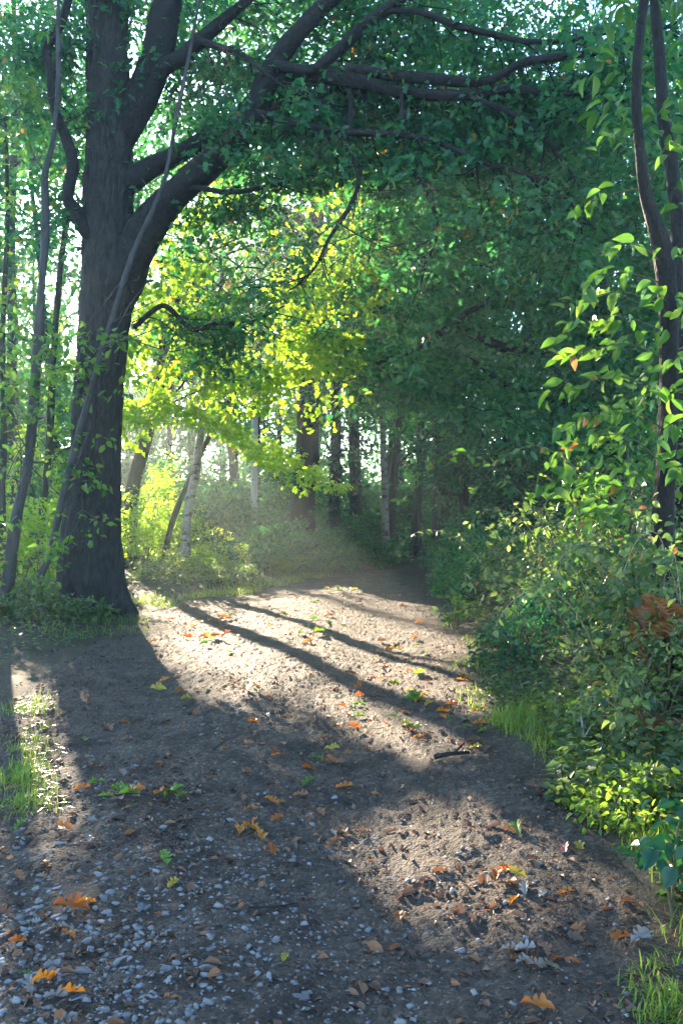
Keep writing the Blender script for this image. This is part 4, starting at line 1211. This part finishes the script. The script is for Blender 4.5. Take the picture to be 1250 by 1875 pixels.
NAMED = [
    ('big glowing orange oak leaf among stones at lower left', 128, 1668, 'orange', .13, .35), ('curled orange leaf half touching the big glowing one at lower left', 156, 1664, 'orange', .085, .9), ('large rust orange leaf standing at the end of the left grass strip', 115, 1526, 'orange', .12, .9),
    ('yellow brown leaf leaning over the green leaf mid path', 606, 1380, 'yellow', .12, .4), ('green leaf under the leaning yellow brown leaf', 582, 1392, 'green', .1, .3), ('upright orange leaf just below the yellow brown one', 567, 1412, 'orange', .1, .9), ('green leaf under the upright orange leaf', 566, 1432, 'green', .12, .3),
    ('bright red orange leaf right of the upright orange leaf', 632, 1438, 'orange', .11, .3), ('single orange leaf on the bare mud at lower right', 731, 1686, 'orange', .085, .3), ('orange leaf touching the yellow green leaf at lower right', 908, 1618, 'orange', .11, .3), ('yellow green leaf beside the orange one at lower right', 946, 1614, 'yellow', .085, .3),
    ('flat bright green leaf on the shaded right half', 945, 1521, 'green', .11, .2), ('rust leaf by the right verge near the bottom', 1138, 1727, 'orange', .095, .4), ('pale grey leaf touching the rust leaf by the right verge', 1172, 1730, 'pale', .1, .4), ('brown orange curled leaf at the bottom edge', 982, 1852, 'orange', .1, .5),
    ('small yellow leaf on the dark gravel at bottom centre', 522, 1757, 'yellow', .05, .3), ('pinkish red leaf at the foot of the right verge', 1033, 1557, 'pink', .09, 1.0), ('ochre leaf right of the pinkish one', 1060, 1553, 'yellow', .08, .4), ('orange leaf left of a twin at the sunlit edge', 620, 1333, 'orange', .1, .3), ('orange leaf right of its twin at the sunlit edge', 648, 1337, 'orange', .1, .5),
    ('bright green leaf at the lower sunlit edge', 755, 1338, 'green', .13, .3), ('flat green leaf pair member left on the sunlit slope', 452, 1268, 'green', .15, .2), ('flat green leaf right of its mate on the sunlit slope', 472, 1272, 'green', .14, .2), ('orange leaf in the heap right of the oak shadow, uppermost', 300, 1258, 'orange', .15, .5),
    ('orange leaf in the heap right of the oak shadow, rightmost', 330, 1272, 'orange', .15, .5), ('golden leaf in the heap right of the oak shadow, leftmost', 288, 1266, 'yellow', .14, .4), ('yellow leaf under the orange heap by the oak shadow', 342, 1284, 'yellow', .13, .2), ('brown upright leaf below the orange heap', 360, 1312, 'brown', .13, .9),
    ('brown leaf in the oak shadow, left of a pair', 198, 1336, 'brown', .13, .6), ('brown leaf in the oak shadow, right of a pair', 226, 1336, 'brown', .12, .6), ('pale green leaf below the brown pair in the oak shadow', 158, 1360, 'green', .1, .2), ('orange leaf on the dark gravel, top of the rust cluster', 440, 1528, 'orange', .11, .25),
    ('rust leaf in the cluster on the dark gravel, right end', 478, 1534, 'orange', .1, .25), ('rust leaf below the cluster on the dark gravel', 500, 1560, 'orange', .09, .25), ('small orange leaf above the rust cluster', 508, 1502, 'orange', .08, .3), ('orange leaf at the left of the fallen green sprig', 152, 1447, 'orange', .09, .5),
    ('orange leaf lying on the bottom left stones', 95, 1795, 'orange', .07, .4), ('small green leaf on the bottom left stones', 50, 1788, 'green', .05, .3), ('dark orange leaf on stones left of the fallen green sprig', 84, 1590, 'orange', .09, .4), ('green leaf at the left border of the lit strip', 38, 1515, 'green', .09, .3),
    ('brownish leaf on the shaded band right of centre', 730, 1448, 'brown', .1, .4), ('orange leaf on bare mud above the green leaf at right', 1035, 1638, 'orange', .075, .4), ('orange leaf caught in the right verge grass', 1118, 1358, 'orange', .09, .9), ('orange leaf at the base of the right verge weeds', 1140, 1500, 'orange', .1, 1.0),
    ('rust leaf low in the right verge weeds', 1078, 1420, 'orange', .09, .9), ('dark green leaf standing on the dark gravel', 302, 1588, 'green', .09, 1.0), ('yellow green flat leaf near the standing dark green one', 318, 1622, 'yellow', .07, .2), ('green leaf in the stem shadow on the slope', 374, 1184, 'green', .13, .6),
]
for lab, u, v, c, s, tl in NAMED:
    fallen(lab, u, v, c, s, 'fallen leaves on the path', tl)

# sprigs: twig with several leaves
def sprig(label, u, v, n, cols, size, spread):
    g = G(u, v, .01)
    root = thing('fallen_sprig', label, 'sprig', g, 'fallen sprigs of leaves')
    mb = MB(); mb.tube(np.array([g + [-spread * .5, 0, .01], g + [0, .02, .025], g + [spread * .5, .03, .015]]), np.array([.004, .0035, .002]), 5, 10, .2); mb.build('twig', M_POLE, root)
    for k in range(n):
        me = FM[cols[k % len(cols)]][int(frng.integers(len(FM[cols[k % len(cols)]])))]
        o = bpy.data.objects.new('leaf', me)
        o.parent = root
        o.location = (frng.normal() * .26 * spread, frng.normal() * .07, .02 + abs(frng.normal()) * .015)
        a = frng.uniform(0, 6.28)
        o.rotation_euler = (frng.normal() * .4, -abs(frng.normal()) * .45, a)
        s = size * frng.uniform(.75, 1.15)
        o.scale = (s, s, s * 1.4)
        COL.objects.link(o)


sprig('fallen oak sprig with green and brown leaves on the shaded gravel', 240, 1468, 13, ['green', 'green', 'brown', 'green', 'orange'], .1, .42)
sprig('bright yellow green sprig glowing on the far sunlit path', 585, 1162, 8, ['green', 'green', 'yellow'], .15, .3)
sprig('yellow green sprig by the lower right of the sunlit patch', 752, 1290, 7, ['green', 'yellow', 'green'], .13, .16)
sprig('small green and orange sprig at the far left of the sunlit slope', 420, 1136, 6, ['green', 'orange'], .14, .3)
sprig('greenish sprig where the far path passes into shade', 622, 1086, 7, ['green', 'yellow'], .15, .5)
sprig('low brown and green sprig on the rutted sunlit path', 395, 1172, 5, ['orange', 'brown', 'yellow'], .13, .3)
def scatter_leaves(n, box, cols, sizes, what, group, tilt, ok=None):
    for k in range(n):
        u = frng.uniform(box[0], box[1]); v = frng.uniform(box[2], box[3])
        if ok is None or ok(u, v):
            c = cols[k % len(cols)]
            fallen('%s %s' % ({'pale': 'pale grey'}.get(c, c), what), u, v, c, frng.uniform(*sizes), group, tilt)


scatter_leaves(88, (620, 900, 1180, 1385), ['orange', 'brown', 'orange', 'yellow', 'brown', 'green'], (.06, .12), 'leaf scattered over the lower part of the sunlit patch', 'leaves scattered over the sunlit patch', .4, lambda u, v: 1200 + (u - 640) * .1 < v < 1330 + (u - 640) * .2)
scatter_leaves(46, (280, 790, 1092, 1200), ['orange', 'brown', 'green', 'yellow', 'brown'], (.08, .15), 'leaf dotted over the far upper end of the sunlit path', 'leaves dotted over the upper path', .4)
scatter_leaves(36, (150, 620, 1300, 1560), ['brown', 'pale', 'brown'], (.05, .1), 'leaf lying in the broad oak shadow', 'leaves in the oak shadow', .4)
scatter_leaves(40, (420, 700, 1240, 1560), ['orange', 'brown', 'brown', 'brown'], (.05, .1), 'leaf on the middle of the path below the stem shadow', 'leaves mid path', .5)
scatter_leaves(46, (900, 1200, 1480, 1800), ['brown', 'pale', 'brown', 'pale', 'orange'], (.04, .085), 'curled leaf in the litter along the right verge', 'litter leaves along the right verge', .5, lambda u, v: u < 830 + (v - 1400) * .95)
scatter_leaves(30, (0, 140, 1380, 1860), ['brown', 'orange', 'pale', 'brown'], (.04, .08), 'dry leaf among the stones at the left border', 'leaves among the left stones', .5)

# ------------------------------------------------------------------ grass and ground cover
def grass(name, label, x, y, h, rng, parent=None):
    n = len(x)
    a = rng.uniform(0, 6.28, n)
    ln = rng.uniform(.15, 1.5, n)
    D = np.column_stack([np.cos(a), np.sin(a)])
    w_ = .0022 + .0016 * rng.random(n)
    S = np.column_stack([-np.sin(a), np.cos(a)])
    z0 = surf(x, y) - .01
    W = np.zeros((n, 7, 3))
    for q, f in enumerate((0, .4, .75)):
        c = np.column_stack([x, y]) + D * (ln * h * f ** 1.8)[:, None]
        zz = z0 + h * f * (1 - .35 * ln * f)
        ww = (w_ * (1 - .55 * f))[:, None] * S
        W[:, q * 2, :2] = c - ww; W[:, q * 2 + 1, :2] = c + ww
        W[:, q * 2, 2] = zz; W[:, q * 2 + 1, 2] = zz
    W[:, 6, :2] = np.column_stack([x, y]) + D * (ln * h)[:, None]
    W[:, 6, 2] = z0 + h * (1 - .4 * ln)
    T = np.array([(0, 1, 3), (0, 3, 2), (2, 3, 5), (2, 5, 4), (4, 5, 6)])
    Ts = (T[None] + (np.arange(n) * 7)[:, None, None]).reshape(-1, 3)
    o = link(name, mesh_from(name, W.reshape(-1, 3), Ts, M_GRASS, tone=np.repeat(np.clip(rng.normal(.5, .25, n), 0, 1), 5)), parent)
    return tag(o, label, 'grass', kind='stuff')


rng = np.random.default_rng(701)
def tufts(cs, rad, per, h0, rng):
    X, Y, H = [], [], []
    for (cx, cy_) in cs:
        k = int(per * rng.uniform(.6, 1.3))
        X.append(cx + rng.normal(size=k) * rad); Y.append(cy_ + rng.normal(size=k) * rad)
        H.append(h0 * rng.uniform(.5, 1.2, k))
    return np.concatenate(X), np.concatenate(Y), np.concatenate(H)


cs = [G(u, v)[:2] for u, v in zip(rng.uniform(24, 78, 34), rng.uniform(1265, 1490, 34))]
grass('grass', 'short sunlit grass tufts in the strip at the left border', *tufts(cs, .06, 34, .10, rng), rng)
ysr = rng.uniform(2.4, 6.5, 130); cs = list(zip(np.interp(ysr, PY, PR) + .05 + .5 * rng.random(130) ** 1.5 + .35 * vnoise(ysr * 1.7, ysr * 0, 15), ysr))
grass('grass', 'bright green grass along the near right verge', *tufts(cs, .06, 40, .15, rng), rng)
ysr = rng.uniform(6.5, 10.5, 60); cs = list(zip(np.interp(ysr, PY, PR) + rng.uniform(-.1, .35, 60) + .4 * vnoise(ysr * 1.9, ysr * 0, 16), ysr))
grass('grass', 'grass fringe where the sunlit path meets the right bank', *tufts(cs, .07, 22, .09, rng), rng)
ysr = rng.uniform(13.8, 22, 60); cs = list(zip(np.interp(ysr, PY, PL) - rng.uniform(-.1, .5, 60), ysr))
grass('grass', 'grass fringe along the far left path edge', *tufts(cs, .12, 40, .2, rng), rng)
cs = [G(u, v)[:2] for u, v in zip(rng.uniform(1165, 1260, 16), rng.uniform(1760, 1880, 16))]
grass('grass', 'sparse grass at the bottom right corner', *tufts(cs, .035, 22, .07, rng), rng)
cs = [(rng.uniform(-5.2, -2.5), rng.uniform(10.5, 13.2)) for _ in range(26)]
grass('grass', 'dim shaded grass round the foot of the oak', *tufts(cs, .12, 34, .16, rng), rng)

# ivy and seedlings covering the woodland floor: countless
lv = Leaves()
def cover(x, y, size, tone):
    n = len(x)
    a = rng.uniform(0, 6.28, n)
    h = rng.random(n) ** 2
    lv.add(np.column_stack([x, y, terrain(x, y) + .03 + .22 * h]), unit(np.column_stack([np.cos(a), np.sin(a), rng.normal(0, .3, n)])), unit(rng.normal(size=(n, 3)) * .4 + [0, 0, 1]), size, np.clip(rng.normal(tone, .22, n), 0, 1))


n = 26000
yy = 1 / rng.uniform(1 / 34, 1 / 3.2, n); l, r = edges(yy)
rgt = rng.random(n) < .6
xx = np.where(rgt, r + .1 + .4 * vnoise(yy * 1.6, yy * 0, 17) + rng.random(n) ** 1.3 * (1 + yy * .22), l - .15 - rng.random(n) ** 1.2 * (.6 + yy * .28))
k = rgt | (yy > 9.5) | ((yy > 4.5) & (xx < l - .5) & (rng.random(n) < .5))
cover(xx[k], yy[k], rng.uniform(.035, .075, k.sum()) * (1 + yy[k] * .03), .45)
o = lv.build('ground_cover', M_BRAMBLE, None, KITE, rng, False)
tag(o, 'ivy and small seedlings carpeting the woodland floor beside the path', 'ground cover', kind='stuff')

# ------------------------------------------------------------------ haze: the damp morning air
def haze_box():
    x0, x1, y0, y1, z0, z1 = -60, 60, -12, 90, -1.4, 24
    V = np.array([(x, y, z) for z in (z0, z1) for y in (y0, y1) for x in (x0, x1)], float)
    Q = np.array([(0, 2, 3, 1), (4, 5, 7, 6), (0, 1, 5, 4), (2, 6, 7, 3), (0, 4, 6, 2), (1, 3, 7, 5)])
    m, N, L = new_mat('haze')
    out = N.new('ShaderNodeOutputMaterial')
    v = N.new('ShaderNodeVolumePrincipled')
    v.inputs['Color'].default_value = (.80, .94, .96, 1)
    v.inputs['Density'].default_value = HAZE_DENSITY
    v.inputs['Anisotropy'].default_value = 0.5
    L.new(v.outputs[0], out.inputs['Volume'])
    o = link('haze', mesh_from('haze', V, Q, m))
    tag(o, 'thin pale morning haze hanging in the sunlit wood', 'haze', kind='stuff')


haze_box()
